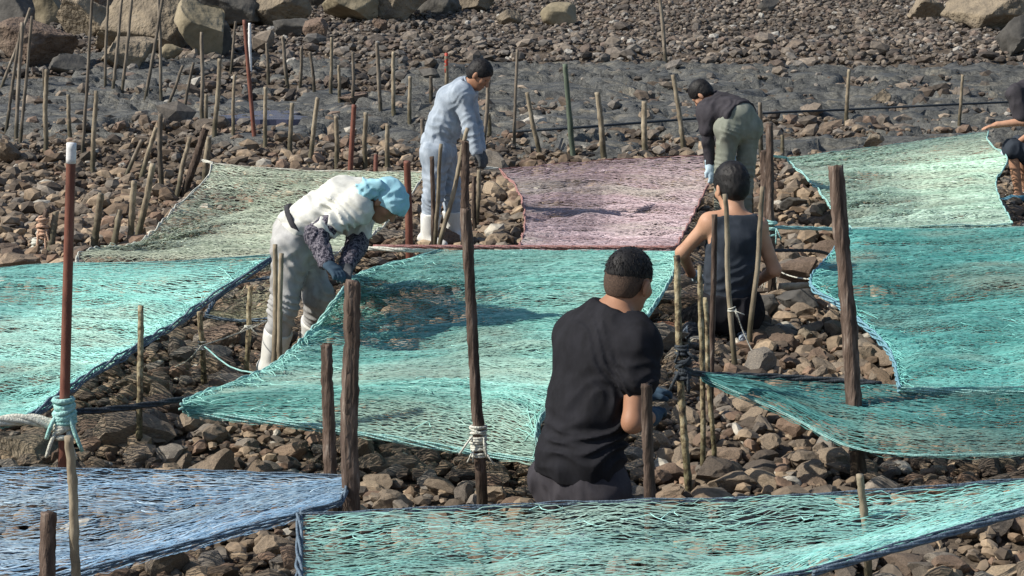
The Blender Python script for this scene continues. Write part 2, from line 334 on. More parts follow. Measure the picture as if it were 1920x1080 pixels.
# the 300 stones that show largest become objects of their own
NETS = [  # name-key, rows of (px, py, height) from the near edge to the far edge, colour, row spacing, options
 dict(key='aqua', label='bright aqua seaweed net stretched beside the rust-red pole with the white tip', col=(.22, .64, .57), col2=(.40, .80, .73), sp=.0145,
      rope='rope_slate', rows=[[(-320, 815, .42), (-80, 800, .40), (50, 786, .42)], [(-310, 740, .36), (0, 720, .34), (160, 708, .40)], [(-290, 650, .34), (0, 640, .33), (250, 655, .40)],  # slate on the side rope paints in the shade of the drooping hem
      [(-270, 600, .36), (60, 590, .34), (320, 612, .42)], [(-260, 560, .38), (100, 545, .36), (385, 566, .42)], [(-250, 540, .42), (100, 520, .40), (440, 530, .44)], [(-250, 535, .42), (60, 497, .42), (300, 492, .42), (525, 476, .42)]]),
 dict(key='pale', label='pale translucent net sagging low behind the bright aqua net', col=(.30, .37, .27), col2=(.58, .66, .52), sp=.029,
      rope='rope_pale', rows=[[(145, 512, .27), (330, 510, .27), (540, 503, .27)], [(148, 474, .40), (330, 478, .38), (620, 474, .42)], [(262, 452, .34), (410, 440, .22), (690, 445, .30)],
      [(335, 382, .26), (460, 385, .20), (750, 390, .28)], [(384, 338, .36), (510, 345, .34), (780, 350, .36)], [(398, 306, .44), (560, 318, .42), (802, 322, .44)]]),
 dict(key='beige', label='small beige net slung low behind the stooping worker in white', col=(.27, .26, .16), col2=(.42, .40, .28), sp=.03,
      rope='rope_slate', rows=[[(386, 592, .18), (450, 600, .16), (545, 594, .2)], [(405, 560, .2), (470, 560, .14), (550, 556, .2)], [(440, 530, .3), (490, 522, .26), (555, 512, .3)]]),
 dict(key='mauve', label='mauve seaweed net at the feet of the person bending over in olive trousers', col=(.42, .30, .32), col2=(.62, .50, .53), sp=.0225,
      rope='rope_red', rows=[[(974, 463, .42), (1120, 466, .40), (1267, 463, .42)], [(984, 415, .34), (1140, 420, .27), (1290, 420, .36)], [(975, 365, .33), (1150, 366, .26), (1315, 370, .37)], [(955, 335, .38), (1150, 325, .36), (1330, 332, .40)], [(935, 317, .44), (1130, 300, .44), (1322, 291, .45)]]),
 dict(key='mint', label='pale mint net by the crouching person at the right edge', col=(.36, .58, .44), col2=(.58, .77, .63), sp=.019,
      rope='rope_teal', rows=[[(1596, 428, .42), (1740, 424, .42), (1898, 419, .42)], [(1560, 390, .38), (1720, 385, .30), (1874, 372, .36)], [(1525, 345, .36), (1700, 345, .27), (1868, 335, .40)], [(1490, 312, .40), (1700, 312, .33), (1888, 296, .50)], [(1480, 303, .42), (1690, 285, .38), (1852, 264, .44)], [(1474, 296, .44), (1680, 270, .43), (1853, 246, .45)]]),
 dict(key='deep', label='wide deep teal net on the right behind the tall weathered post', col=(.075, .36, .33), col2=(.22, .58, .53), sp=.0125,
      rope='rope_blue', rows=[[(1686, 730, .42), (1900, 735, .40), (2160, 725, .42)], [(1664, 655, .36), (1880, 650, .34), (2150, 650, .38)], [(1588, 582, .40), (1860, 585, .32), (2130, 580, .36)], [(1520, 533, .45), (1840, 530, .38), (2110, 520, .38)],
      [(1548, 488, .44), (1830, 478, .40), (2100, 470, .40)], [(1594, 430, .44), (1830, 428, .43), (2095, 420, .44)]]),
 dict(key='wedge', label='dark teal net tapering from the post beside the man in the black T-shirt', col=(.06, .26, .25), col2=(.14, .42, .41), sp=.011,
      rope='rope_teal', rows=[[(1316, 706, .52), (1480, 778, .38), (1600, 838, .30), (1760, 852, .30), (2160, 838, .30)], [(1316, 703, .53), (1480, 750, .42), (1600, 780, .36), (1760, 800, .36), (2160, 790, .36)], [(1316, 700, .54), (1480, 708, .46), (1690, 722, .42), (1800, 726, .42), (2160, 715, .42)]]),
 dict(key='light', label='light turquoise net across the bottom right in the nearest row', col=(.24, .66, .60), col2=(.46, .84, .78), sp=.0145,
      rope='rope_slate', rows=[[(560, 1150, .42), (1000, 1120, .40), (1440, 1082, .42), (1560, 1056, .42), (1920, 952, .43), (2030, 925, .44)], [(560, 1050, .38), (1000, 1030, .36), (1500, 1000, .37), (1700, 975, .39), (2040, 910, .43)], [(560, 965, .42), (1000, 945, .42), (1400, 932, .42), (1680, 917, .43), (2040, 888, .45)]]),
 dict(key='blue', label='blue net in the bottom left corner in the nearest row', col=(.23, .42, .62), col2=(.58, .75, .88), sp=.0145,
      rope='rope_slate', rows=[[(-260, 1150, .42), (60, 1095, .42), (250, 1045, .42), (480, 985, .42), (640, 940, .42)], [(-260, 1010, .36), (60, 1000, .36), (300, 975, .36), (500, 940, .38), (650, 915, .41)], [(-260, 880, .42), (100, 879, .42), (400, 884, .42), (660, 892, .42)]]),
 dict(key='middle', label='teal net in the middle, its left edge lifted by the worker in white', col=(.155, .49, .43), col2=(.37, .72, .64), sp=.0086,
      rope='rope_teal', rows=[[(352, 772, .37), (600, 800, .32), (880, 845, .25), (1012, 862, .25)], [(345, 753, .42), (600, 746, .40), (880, 752, .41), (1012, 785, .42)], [(492, 696, .34), (700, 700, .33), (900, 692, .34), (1130, 700, .38)], [(592, 612, .46), (800, 605, .37), (1000, 600, .33), (1215, 590, .40)],
      [(642, 544, .66), (760, 548, .52), (950, 545, .39), (1250, 535, .42)], [(684, 510, .52), (760, 509, .48), (950, 507, .42), (1265, 500, .42)], [(826, 471, .43), (950, 470, .43), (1272, 472, .43)]]),
]
def in_poly(x, y, poly):
    ins = False; j = len(poly) - 1
    for i in range(len(poly)):
        xi, yi = poly[i][:2]; xj, yj = poly[j][:2]
        if (yi > y) != (yj > y) and x < (xj - xi) * (y - yi) / (yj - yi) + xi: ins = not ins
        j = i
    return ins
POLYS = [n['rows'][0] + [r[-1] for r in n['rows'][1:-1]] + n['rows'][-1][::-1] + [r[0] for r in n['rows'][1:-1]][::-1] for n in NETS]
cand = []
for si, (P, S, Q, C) in enumerate((near_big, mid_big)):
    x, y, d = proj(P)
    sc = S[:, 0] * S[:, 2] / d ** 2
    for i in np.argsort(-sc)[:2600]:
        if 0 < x[i] < 1920 and 0 < y[i] < 1080 and not any(in_poly(x[i], y[i], p) for p in POLYS): cand.append((sc[i], si, i))
cand.sort(reverse=True); cand = cand[:300]
stone_me = []
for k, (V, F) in enumerate(T3):
    me = bpy.data.meshes.new('stone'); me.from_pydata(V.tolist(), [], F.tolist()); me.update(); me.materials.append(M['stone_obj'])
    me.polygons.foreach_set('use_smooth', [False] * len(me.polygons)); stone_me.append(me)
for q, (s, si, i) in enumerate(cand):
    P, S, Q, C = (near_big, mid_big)[si]
    o = bpy.data.objects.new('stone', stone_me[q % 14]); col.objects.link(o); o.parent = ground
    mm = Matrix(Q[i].tolist()) @ Matrix.Diagonal(Vector(S[i])); mm = mm.to_4x4(); mm.translation = Vector(P[i]); o.matrix_local = mm
def drop(st, si):
    k = np.ones(len(st[0]), bool); k[[i for s, a, i in cand if a == si]] = False
    return tuple(a[k] for a in st)
near_big = drop(near_big, 0); mid_big = drop(mid_big, 1)
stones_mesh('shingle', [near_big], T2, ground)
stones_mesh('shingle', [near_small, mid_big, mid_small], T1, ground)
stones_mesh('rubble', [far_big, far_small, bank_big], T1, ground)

# ---- boulders and single rocks: each its own thing
def boulder(px, py, wpx, hpx, m, label, seed, cat='boulder', depth=.8, name='boulder', group=None, sink=.18, tilt=0.0):
    """base line at py (pixels); width and height in pixels of the photograph give real sizes at its distance"""
    c = on_ground(px, py); s = FPX / proj(c)[2]
    r = np.random.default_rng(seed); V, F = stone_template(5 if wpx > 85 else 4, seed, 15, .36, .78, .0)
    V = V / np.abs(V).max(0)
    ww = wpx / s / 2; hh = hpx / s / 2 * (1 + sink)
    nz = np.array([fbm(V[:, 0] * 2.3 + seed, V[:, 1] * 2.3 + V[:, 2] * 1.7, seed, 3)]).T - .5
    V = V * (1 + .14 * nz) * (1 + .09 * (noise3(V + seed, 3.5, seed)[:, None] - .5) + .05 * (noise3(V + seed, 9, seed + 1)[:, None] - .5))
    V = V * np.array([ww, ww * depth, hh])
    a = tilt; V = V @ np.array([[math.cos(a), 0, -math.sin(a)], [0, 1, 0], [math.sin(a), 0, math.cos(a)]]).T
    V[:, 2] += hh * (1 - 2 * sink / (1 + sink))
    o = fast_mesh(name, V, F, M[m], smooth=True); o.location = Vector((c[0], c[1] + ww * depth * .6, c[2]))
    tag(o, label, cat, group); return o
BG = 'boulders along the top of the shore'
for a in [
 (262, 98, 190, 118, 'boulder', 'large tan boulder with a flat sloping face, top left', 11),
 (55, 118, 150, 72, 'boulder_red', 'low broad reddish boulder at the far left of the boulder pile', 12),
 (165, 62, 120, 66, 'boulder', 'brown boulder leaning behind the large flat-faced tan one', 13),
 (372, 98, 82, 84, 'boulder_yellow', 'rounded yellowish boulder beside a darker one, right end of the left pile', 14),
 (405, 96, 60, 66, 'boulder_dark', 'dark boulder touching the right side of the rounded yellowish one', 15),
 (425, 45, 130, 70, 'boulder_dark', 'dark shaded boulder behind the rounded yellowish one', 16),
 (88, 40, 70, 52, 'boulder_yellow', 'pointed yellowish boulder near the top left corner', 17),
 (15, 62, 80, 80, 'boulder_dark', 'dark boulder cut by the top left corner', 18),
 (235, 122, 100, 46, 'boulder', 'low boulder in front of the large flat-faced tan one', 19),
 (318, 108, 44, 26, 'boulder_yellow', 'small yellow rock at the foot of the rounded yellowish boulder', 20),
 (120, 130, 70, 28, 'boulder_dark', 'small dark rock in front of the low reddish boulder', 21),
 (515, 44, 120, 76, 'boulder', 'tan boulder with a dark right side between the two boulder piles', 22),
 (655, 34, 96, 62, 'boulder_yellow', 'yellowish boulder with a rounded top, top centre left', 23),
 (748, 30, 120, 58, 'boulder', 'broad tan boulder right of the rounded-top yellowish one', 24),
 (815, 18, 90, 42, 'boulder_dark', 'dark boulder against the top edge right of the broad tan one', 25),
 (880, 14, 80, 30, 'boulder', 'rightmost boulder of the upper centre pile', 26),
 (590, 68, 46, 34, 'boulder_red', 'dark red angular rock on the rubble slope below the boulders', 27),
 (545, 62, 60, 28, 'boulder_dark', 'grey flat rock beside the dark red angular one', 28),
 (712, 52, 26, 20, 'boulder_red', 'small red-brown rock on the rubble below the broad tan boulder', 29),
 (330, 40, 90, 60, 'boulder', 'brown boulder wedged between the flat-faced and the yellowish one', 30),
 (1742, 30, 62, 40, 'boulder', 'grey rock on the rubble near the top right', 31),
 (1862, 48, 150, 66, 'boulder', 'large layered tan boulder at the top right corner', 32),
 (1440, 14, 40, 22, 'boulder_dark', 'small dark rock at the top edge right of centre', 33),
 (1048, 40, 60, 34, 'boulder_yellow', 'pale angular rock on the rubble at the top centre', 34),
 (955, 40, 46, 24, 'boulder', 'brown rock left of the pale angular one at the top centre', 35),
 (455, 12, 120, 60, 'boulder', 'brown boulder at the top edge above the dark shaded one', 37),
 (130, 6, 140, 60, 'boulder_red', 'reddish boulder at the top edge above the leaning brown one', 38),
 (588, 8, 120, 60, 'boulder_dark', 'dark boulder at the top edge left of the rounded-top one', 39),
 (240, -4, 150, 60, 'boulder_dark', 'dark boulder at the top edge behind the large flat-faced one', 40),
 (1912, 96, 70, 60, 'boulder_dark', 'dark boulder at the right edge below the layered one', 36)]:
    a = (a[0], a[1] + 8, a[2] * 1.14, a[3] * 1.28) + a[4:]
    boulder(*a, group=BG, sink=.12)
for a in [
 (660, 198, 56, 24, 'boulder_red', 'flat pinkish rock lying on the wet rock shelf', 41),
 (805, 152, 40, 24, 'boulder_dark', 'dark rock on the wet shelf left of the man in blue-grey', 42),
 (702, 146, 26, 20, 'boulder_dark', 'small dark rock on the wet shelf above the flat pinkish one', 43),
 (1650, 198, 46, 30, 'boulder', 'squarish tan rock beyond the mint net', 44),
 (1640, 280, 40, 28, 'boulder', 'brown rock behind the far edge of the mint net', 45)]:
    boulder(*a, cat='rock', name='rock')
for a in [
 (42, 872, 150, 46, 'boulder', 'long flat brown rock under the lashed rust-red pole', 51),
 (1252, 648, 46, 44, 'orange_rock', 'orange rock by the foot of the boy in the tank top', 52),
 (408, 652, 90, 46, 'boulder_red', 'brown rock between the bamboo stakes beside the aqua net', 53),
 (1500, 588, 84, 44, 'boulder_dark', 'dark block of rock to the right of the boy in the tank top', 54),
 (1430, 600, 64, 46, 'boulder_dark', 'dark rounded rock beside the pale leaning stake behind the boy', 55),
 (1882, 894, 50, 40, 'boulder', 'squarish tan rock between the deep teal and light turquoise nets', 56),
 (1900, 1000, 60, 34, 'boulder_red', 'red-brown rock in front of the light turquoise net at the right edge', 57),
 (1510, 640, 30, 24, 'boulder', 'pale grey cobble left of the deep teal net edge', 58),
 (575, 598, 64, 26, 'boulder_dark', 'dark rock between the legs of the worker in white', 59),
 (1485, 395, 60, 26, 'boulder_dark', 'dark flat rock left of the mint net', 60)]:
    boulder(*a, cat='rock', name='rock')

# ------------------------------------------------------------------ nets
def resample(pts, u):
    pts = np.asarray(pts, float); d = np.r_[0, np.cumsum(np.linalg.norm(np.diff(pts, axis=0), axis=1))]; d /= d[-1]
    # smooth (Catmull-Rom through pchip-like tangents)
    n = len(pts); t = np.zeros_like(pts)
    for i in range(n):
        a = max(i - 1, 0); b_ = min(i + 1, n - 1); t[i] = (pts[b_] - pts[a]) / (d[b_] - d[a])
    k = np.clip(np.searchsorted(d, u, side='right') - 1, 0, n - 2); h = (d[k + 1] - d[k]); x = ((u - d[k]) / h)[:, None]; h = h[:, None]
    return (2 * x ** 3 - 3 * x ** 2 + 1) * pts[k] + (x ** 3 - 2 * x ** 2 + x) * h * t[k] + (-2 * x ** 3 + 3 * x ** 2) * pts[k + 1] + (x ** 3 - x ** 2) * h * t[k + 1]
class Net:
    """a net surface through rows of points; S(u, v) samples it"""
    def __init__(s, rows, nu=64, nv=96):
        W = [[at_z(px, py, z) for (px, py, z) in row] for row in rows]
        u = np.linspace(0, 1, nu)
        A = np.stack([resample(r, u) for r in W])              # rows x nu x 3
        v = np.linspace(0, 1, nv)
        dd = np.r_[0, np.cumsum(np.linalg.norm(np.diff(A[:, nu // 2], axis=0), axis=1))]
        s.G = np.stack([resample_fixed(A[:, i], dd / dd[-1], v) for i in range(nu)], 1)   # nv x nu x 3
        s.nu, s.nv = nu, nv
        s.lenv = dd[-1]; s.lenu = np.linalg.norm(np.diff(s.G[nv // 2], axis=0), axis=1).sum()
    def S(s, u, v):
        x = np.clip(u, 0, 1) * (s.nu - 1); y = np.clip(v, 0, 1) * (s.nv - 1)
        i = np.minimum(x.astype(int), s.nu - 2); j = np.minimum(y.astype(int), s.nv - 2); fx = (x - i)[..., None]; fy = (y - j)[..., None]
        G = s.G
        return (G[j, i] * (1 - fx) + G[j, i + 1] * fx) * (1 - fy) + (G[j + 1, i] * (1 - fx) + G[j + 1, i + 1] * fx) * fy
def resample_fixed(pts, d, u):
    n = len(pts); t = np.zeros_like(pts)
    for i in range(n):
        a = max(i - 1, 0); b_ = min(i + 1, n - 1); t[i] = (pts[b_] - pts[a]) / (d[b_] - d[a])
    k = np.clip(np.searchsorted(d, u, side='right') - 1, 0, n - 2); h = (d[k + 1] - d[k]); x = ((u - d[k]) / h)[:, None]; h = h[:, None]
    return (2 * x ** 3 - 3 * x ** 2 + 1) * pts[k] + (x ** 3 - 2 * x ** 2 + x) * h * t[k] + (-2 * x ** 3 + 3 * x ** 2) * pts[k + 1] + (x ** 3 - x ** 2) * h * t[k + 1]

M['twine'] = mat('net_twine', [(.3, (.72, .72, .72)), (.5, (1, 1, 1)), (.72, (1.12, 1.12, 1.12))], 30, 3, .75, 0, src='attr', spec=.12)
def strands(curves, rad, sides=3):
    """curves: (k, n, 3) array of k strands -> one vertex/face block"""
    k, n, _ = curves.shape
    t = np.gradient(curves, axis=1); t /= np.linalg.norm(t, axis=2)[..., None] + 1e-9
    if sides == 2:      # flat tape twine, slightly twisted from knot to knot
        nrm = np.array([-.25, -.5, .83]) + np.random.default_rng(k).normal(0, .28, (k, n, 3)); a = np.cross(t, nrm); a /= np.linalg.norm(a, axis=2)[..., None] + 1e-9
        V = np.stack([curves - rad * a, curves + rad * a], 2); base = (np.arange(k) * n * 2)[:, None]; i = np.arange(n - 1)[None] * 2
        return V.reshape(-1, 3), np.stack([base + i, base + i + 1, base + i + 3, base + i + 2], -1).reshape(-1, 4)
    a = np.cross(t, np.array([0, .25, 1.])); a /= np.linalg.norm(a, axis=2)[..., None] + 1e-9; b_ = np.cross(a, t)
    an = np.arange(sides) / sides * 2 * np.pi + np.pi / 2
    V = curves[:, :, None, :] + rad * (np.cos(an)[None, None, :, None] * a[:, :, None, :] + np.sin(an)[None, None, :, None] * b_[:, :, None, :])
    base = (np.arange(k) * n * sides)[:, None, None]; i = np.arange(n - 1)[None, :, None]; q = np.arange(sides)[None, None, :]; q2 = (q + 1) % sides
    F = np.stack([base + i * sides + q, base + i * sides + q2, base + (i + 1) * sides + q2, base + (i + 1) * sides + q], -1).reshape(-1, 4)
    return V.reshape(-1, 3), F
def net(sp, key, label, col, col2, rows, rope, seed):
    r = np.random.default_rng(seed); N = Net(rows)
    c0 = N.S(np.array(.5), np.array(.5)); root = empty('seaweed_net', (c0[0], c0[1], 0))
    tag(root, label, 'net', 'seaweed nets stretched between stakes')
    o3 = np.array([c0[0], c0[1], 0.])
    dist = c0[1]; rad = max(.0016, .00019 * dist)
    VV = []; FF = []; CC = []; off = 0
    for layer in range(3):
        nr = max(6, int(N.lenv / (sp * (1 + .25 * layer)))); nseg = int(np.clip(N.lenu / .038, 24, 110))
        v0 = (np.arange(nr) + r.uniform(-.2, .2, nr)) / nr
        u = np.linspace(0, 1, nseg)[None, :].repeat(nr, 0)
        wl = nseg // 2
        ph = (np.arange(nr) % 2)[:, None]
        zz = ((np.arange(nseg)[None, :] // 2 + ph) % 2) * 2 - 1.0        # knots two by two
        jit = r.normal(0, .13, (nr, nseg))
        wob = (vnoise(u * N.lenu * 1.6 + layer * 9, v0[:, None] * N.lenv * 2.2, seed) - .5) * .04 / sp + (vnoise(u * N.lenu * 6 + layer * 5, v0[:, None] * N.lenv * 7, seed + 2) - .5) * .022 / sp
        v = v0[:, None] + (zz * (.40 if layer == 0 else .22) + jit + wob) / nr
        uu = u * (1 - r.uniform(0, .02, (nr, 1))) + r.uniform(0, .01, (nr, 1)) + r.normal(0, .0015, u.shape)
        P = N.S(np.clip(uu, 0, 1), np.clip(v, 0, 1))
        X = u * N.lenu; Y = v * N.lenv
        edge = np.minimum(1, np.minimum(np.minimum(u, 1 - u) * 10, np.minimum(v, 1 - v) * 8).clip(0))
        P[..., 2] += edge * ((fbm(X * 1.3 + 5, Y * 2.1, seed + 3, 2) - .5) * .085 + (vnoise(X * 3.2, Y * 8, seed + 8) - .5) * .050) - layer * .012 + r.normal(0, .0035, P.shape[:2])
        V, F = strands(P, rad, 2)
        w_ = np.clip(r.normal(.36, .30, (nr, 1)) + r.normal(0, .14, (nr, nseg)) + (fbm(X * 1.1, Y * 3.3, seed + 30, 2) - .5) * .9, 0, 1)
        dark = np.clip(1 + (vnoise(X * .9, Y * 2.6, seed + 44) - .5) * .4 + (vnoise(X * .35 + 3, Y * .8, seed + 45) - .5) * .35, .55, 1.2)
        silt = (.45 * sstep(.5, .8, fbm(X * .8 + 9, Y * 1.6, seed + 50, 3)))[..., None]
        c = (np.array(col)[None, None] * (1 - w_[..., None]) + np.array(col2)[None, None] * w_[..., None]) * dark[..., None] * (.90 * np.clip(r.normal(1, .16, (nr, 1)), .6, 1.2))[..., None]
        c = c * .92; c = c * .92 + c.mean(-1, keepdims=True) * .08
        c = c * (1 - silt) + np.array([.36, .37, .29]) * silt
        VV.append(V); FF.append(F + off); CC.append(np.repeat(c.reshape(-1, 3), 2, 0)); off += len(V)
    # loose tufts and loops standing off the mesh
    k = int(26 * N.lenv * N.lenu / 8); q = np.linspace(0, 1, 9)[None]
    u0 = r.uniform(.01, .97, (k, 1)); v0 = r.uniform(.01, .97, (k, 1)); a0 = r.normal(0, .22, (k, 1)); L = r.uniform(.05, .22, (k, 1))
    P = N.S(np.clip(u0 + np.cos(a0) * L * (q + .12 * np.sin(q * 9 + a0 * 7)) / N.lenu, 0, 1), np.clip(v0 + (np.sin(a0) * L * q + .02 * np.sin(q * 7 + a0 * 9)) / N.lenv, 0, 1))
    P[..., 2] += .016 + .022 * np.sin(q * 3.1) * r.uniform(0, 1, (k, 1))
    V, F = strands(P, rad * 1.05); VV.append(V); FF.append(F + off); CC.append(np.repeat(np.tile(np.clip(np.array(col2) * 1.02, 0, .92), (k * 9, 1)), 3, 0)); off += len(V)
    o = fast_mesh('netting', np.concatenate(VV) - o3, np.concatenate(FF), M['twine'], np.concatenate(CC)); o.parent = root; tag(o, kind='stuff')
    # edge ropes: three twisted strands, gathered netting hanging from them
    n = 90; t = np.linspace(0, 1, n)
    for (u, v, thick) in ((t, t * 0, .75), (t, t * 0 + 1, .6), (t * 0, t, 1.15), (t * 0 + 1, t, 1.15)):
        thick *= .5 if key == 'wedge' else (1 if key not in ('pale', 'mint') else .901)
        P = N.S(u, v) - o3; mb = MB(); L = np.linalg.norm(np.diff(P, axis=0), axis=1).sum()
        for k in range(5 if key == 'aqua' and thick > 1 else (2 if key in ('pale', 'mint', 'mauve') else 4)):
            a = t * L * (3 if key == 'aqua' else 9) + k * math.pi / 2 + r.uniform(0, .4); rr = (.012 if key == 'aqua' and thick > 1 else .009) * thick * (.6 + 1.6 * vnoise(t * L * 5, t * 0 + k, seed))
            Q = P + np.stack([np.cos(a) * rr * .5, np.cos(a) * rr, np.sin(a) * rr - .004], 1)
            mb.tube(Q, .0052 * thick * (1 if dist < 12 else 1.2), 5)
        mb.build('edge_rope', M[rope] if thick > 1 else M[dict(aqua='rope_teal', light='rope_slate', blue='rope_slate', middle='rope_teal', deep='rope_teal').get(key, rope)], root)
    if key in ('middle', 'deep', 'aqua'):   # loose meshes gathered along the side edges
        for side in (0, 1):
            k = 230; vv = np.sort(r.uniform(.02, .98, k)); q = np.linspace(0, 1, 7)[None]
            ww = np.abs(r.normal(.0, .035, (k, 1))) + .012
            uu = np.abs(side - ww * q); v2 = vv[:, None] + q * r.normal(0, .03, (k, 1))
            P = N.S(uu, np.clip(v2, 0, 1)); P[..., 2] += .012 * np.sin(q * 3.1) + r.normal(0, .003, P.shape[:2])
            V, F = strands(P, rad * 1.2)
            c = np.repeat(np.tile(np.array(col2) * 1.02, (k * 7, 1)), 3, 0)
            o = fast_mesh('gathered_mesh', V - o3, F, M['twine'], c); o.parent = root; tag(o, kind='stuff')
    return root, N
NET = {}
for i, n in enumerate(NETS):
    NET[n['key']] = net(n['sp'], n['key'], n['label'], n['col'], n['col2'], n['rows'], n['rope'], 40 + i * 7)

# ------------------------------------------------------------------ stakes and posts
def post(x0, y0, x1, y1, wpx, kind, label, group=None, name=None, top=None, lash=None, seed=None, base_y=None):
    """(x0,y0) top and (x1,y1) foot in the photograph; the foot stands on the ground, the length follows"""
    r = np.random.default_rng(int(x0 * 13 + y0 * 7 + 1000))
    ft = on_ground(x1, y1); s = FPX / proj(ft)[2]
    tp = at_y(x0, y0, ft[1] + r.normal(0, .05))
    rad = wpx * (1.25 if wpx < 8 else 1) / s / 2; h = np.linalg.norm(tp - ft)
    name = name or {'bamboo': 'bamboo_stake', 'bamboo_mottled': 'bamboo_stake', 'wood': 'wooden_post', 'wood_thin': 'wooden_stake', 'rust': 'steel_pole', 'greenpost': 'wooden_post', 'white': 'white_stake'}[kind]
    single = not top and not lash
    root = None if single else empty(name, ft)
    ct = ('post' if kind in ('wood', 'greenpost') else ('pole' if kind == 'rust' else 'stake'))
    if root: tag(root, label, ct, group)
    n = 60 if wpx > 12 else 30; t = np.linspace(-.14 / h, 1, n); ax = tp - ft
    P = ft[None] + ax[None] * t[:, None]
    wob = (.004 if kind == 'rust' else .015) * min(1, h) * (1 if kind != 'wood' else .6)
    P[:, 0] += wob * (vnoise(t * 1.9, t * 0 + 1, int(x0)) - .5) * np.sin(np.pi * np.clip(t, 0, 1)) * 2
    P[:, 0] += (0 if kind == 'rust' else .05 * rad) * r.normal(0, 1, n)
    R_ = rad * (1.06 - .16 * t)
    if kind.startswith('bamboo'):
        ph = (t * h * r.uniform(5, 7)) % 1; R_ = R_ * (1 + .20 * np.exp(-((ph - .5) / .08) ** 2))
    elif kind != 'rust':
        R_ = R_ * (1 + .16 * (vnoise(t * h * 9, t * 0, int(x1) + 5) - .5))
    sides = 16 if wpx > 12 else 7
    V, F = tube_data(P, R_, sides)
    if kind == 'wood':      # worn grooves and a ragged top
        V = V.reshape(n, sides, 3); cen = P[:, None, :]
        g = 1 + .15 * (r.uniform(-1, 1, (1, sides)) * (.5 + vnoise(t * h * 3, t * 0, 4))[:, None] + .45 * r.uniform(-1, 1, (n, sides)))
        V = cen + (V - cen) * g[..., None]; V[-1, :, 2] -= r.uniform(0, .6, sides) * rad; V = V.reshape(-1, 3)
    sh = MB().add(V, F).build(name if single else 'shaft', M[kind], root, ft, smooth=True)
    if single: tag(sh, label, ct, group)
    if top:
        k = 8; a = P[-1] - ax / h * top[1]; mb = MB(); q = np.linspace(0, 1, 5)[:, None]
        mb.tube(a[None] + (P[-1] + ax / h * .004 - a)[None] * q, R_[-1] * 1.06, sides); mb.build('painted_tip', M[top[0]], root, ft)
    for (py, rope, turns, hgt, thick) in (lash or []):
        tt = (y1 - py) / (y1 - y0); c = ft + ax * tt; q = np.linspace(0, 1, turns * 14)
        rr = rad * 1.08 + thick + .35 * thick * np.sin(q * 37 + 1)
        hz = (vnoise(q * turns * 1.7, q * 0, int(py)) - .5) * hgt * .5 + (q - .5) * hgt
        A = c[None] + np.stack([np.cos(q * turns * 2 * np.pi) * rr, np.sin(q * turns * 2 * np.pi) * rr, hz], 1)
        mb = MB(); mb.tube(A, thick, 5)
        for e in range(3):   # loose ends
            q = np.linspace(0, 1, 9); L = hgt * r.uniform(.7, 1.5); dx = r.uniform(-1, 1) * .06
            mb.tube(c[None] + np.stack([dx * q + np.sign(dx) * rad, -rad - .02 * np.sin(q * 3), -L * q ** 1.3], 1), thick * .7, 5)
        mb.build('rope_lashing', M[rope], root, ft)
    return root, ft, tp
ORD = ['first', 'second', 'third', 'fourth', 'fifth', 'sixth', 'seventh', 'eighth', 'ninth', 'tenth', 'eleventh', 'twelfth', 'thirteenth', 'fourteenth', 'fifteenth', 'sixteenth', 'seventeenth']
def row(items, pattern, group):
    for i, a in enumerate(items):
        post(*a, label=pattern.format(ORD[i]), group=group)
row([(57, 15, 0, 172, 5, 'wood_thin'), (40, 52, 12, 243, 5, 'wood_thin'), (42, 42, 30, 263, 6, 'wood_thin'), (60, 30, 38, 270, 5, 'wood_thin'), (82, 128, 84, 172, 5, 'wood_thin')],
    '{} from the left of the thin dark stakes leaning at the far left', 'thin stakes at the far left')
row([(174, -12, 153, 303, 5, 'wood_thin'), (204, -12, 197, 167, 4.5, 'wood_thin'), (230, -14, 211, 173, 5, 'wood_thin'), (249, -14, 229, 171, 5, 'wood_thin'), (297, -12, 302, 190, 5, 'wood_thin'), (308, -16, 271, 192, 5, 'wood_thin'), (343, 123, 310, 210, 5, 'wood_thin'), (363, 117, 342, 220, 5, 'wood_thin'), (378, 60, 379, 230, 6, 'wood_thin')],
    '{} from the left of the tall thin stakes before the left boulders', 'tall thin stakes before the boulders')
row([(412, 110, 402, 257, 9, 'bamboo'), (440, 140, 437, 257, 5, 'bamboo'), (442, 40, 433, 132, 4, 'wood_thin')],
    '{} from the left of three stakes beside the leaning rust-red pole', 'stakes beside the leaning red pole')
post(458, 37, 477, 260, 8, 'rust', 'leaning thin rust-red pole near the left boulders')
post(468, 43, 470, 135, 5, 'white', 'short white stake beside the leaning rust-red pole')
row([(88, 130, 86, 288, 9, 'bamboo'), (128, 177, 132, 263, 8, 'bamboo'), (181, 170, 174, 322, 9, 'bamboo')],
    '{} from the left of three pale upright stakes above the white-tipped pole', 'pale upright stakes at left')
row([(266, 263, 233, 337, 8, 'wood_thin'), (293, 240, 263, 340, 9, 'bamboo'), (301, 213, 303, 362, 10, 'wood_thin'), (356, 257, 330, 373, 9, 'bamboo'), (386, 240, 342, 372, 15, 'wood'), (392, 257, 382, 356, 12, 'bamboo'), (387, 177, 386, 245, 6, 'bamboo')],
    '{} from the left of the slanting stakes above the pale sagging net', 'slanting stakes above the pale net')
row([(105, 397, 93, 472, 13, 'bamboo'), (190, 363, 175, 465, 13, 'bamboo'), (225, 393, 213, 466, 12, 'bamboo'), (252, 340, 243, 463, 12, 'bamboo'), (287, 307, 258, 445, 12, 'bamboo')],
    '{} from the left of the short bamboo stakes along the pale net', 'short bamboo stakes along the pale net')
post(88, 393, 72, 470, 12, 'wood', 'short brown post wrapped in frayed orange rope loops', lash=[(428, 'rope_orange', 9, .24, .014), (462, 'rope_pale', 5, .10, .018)])
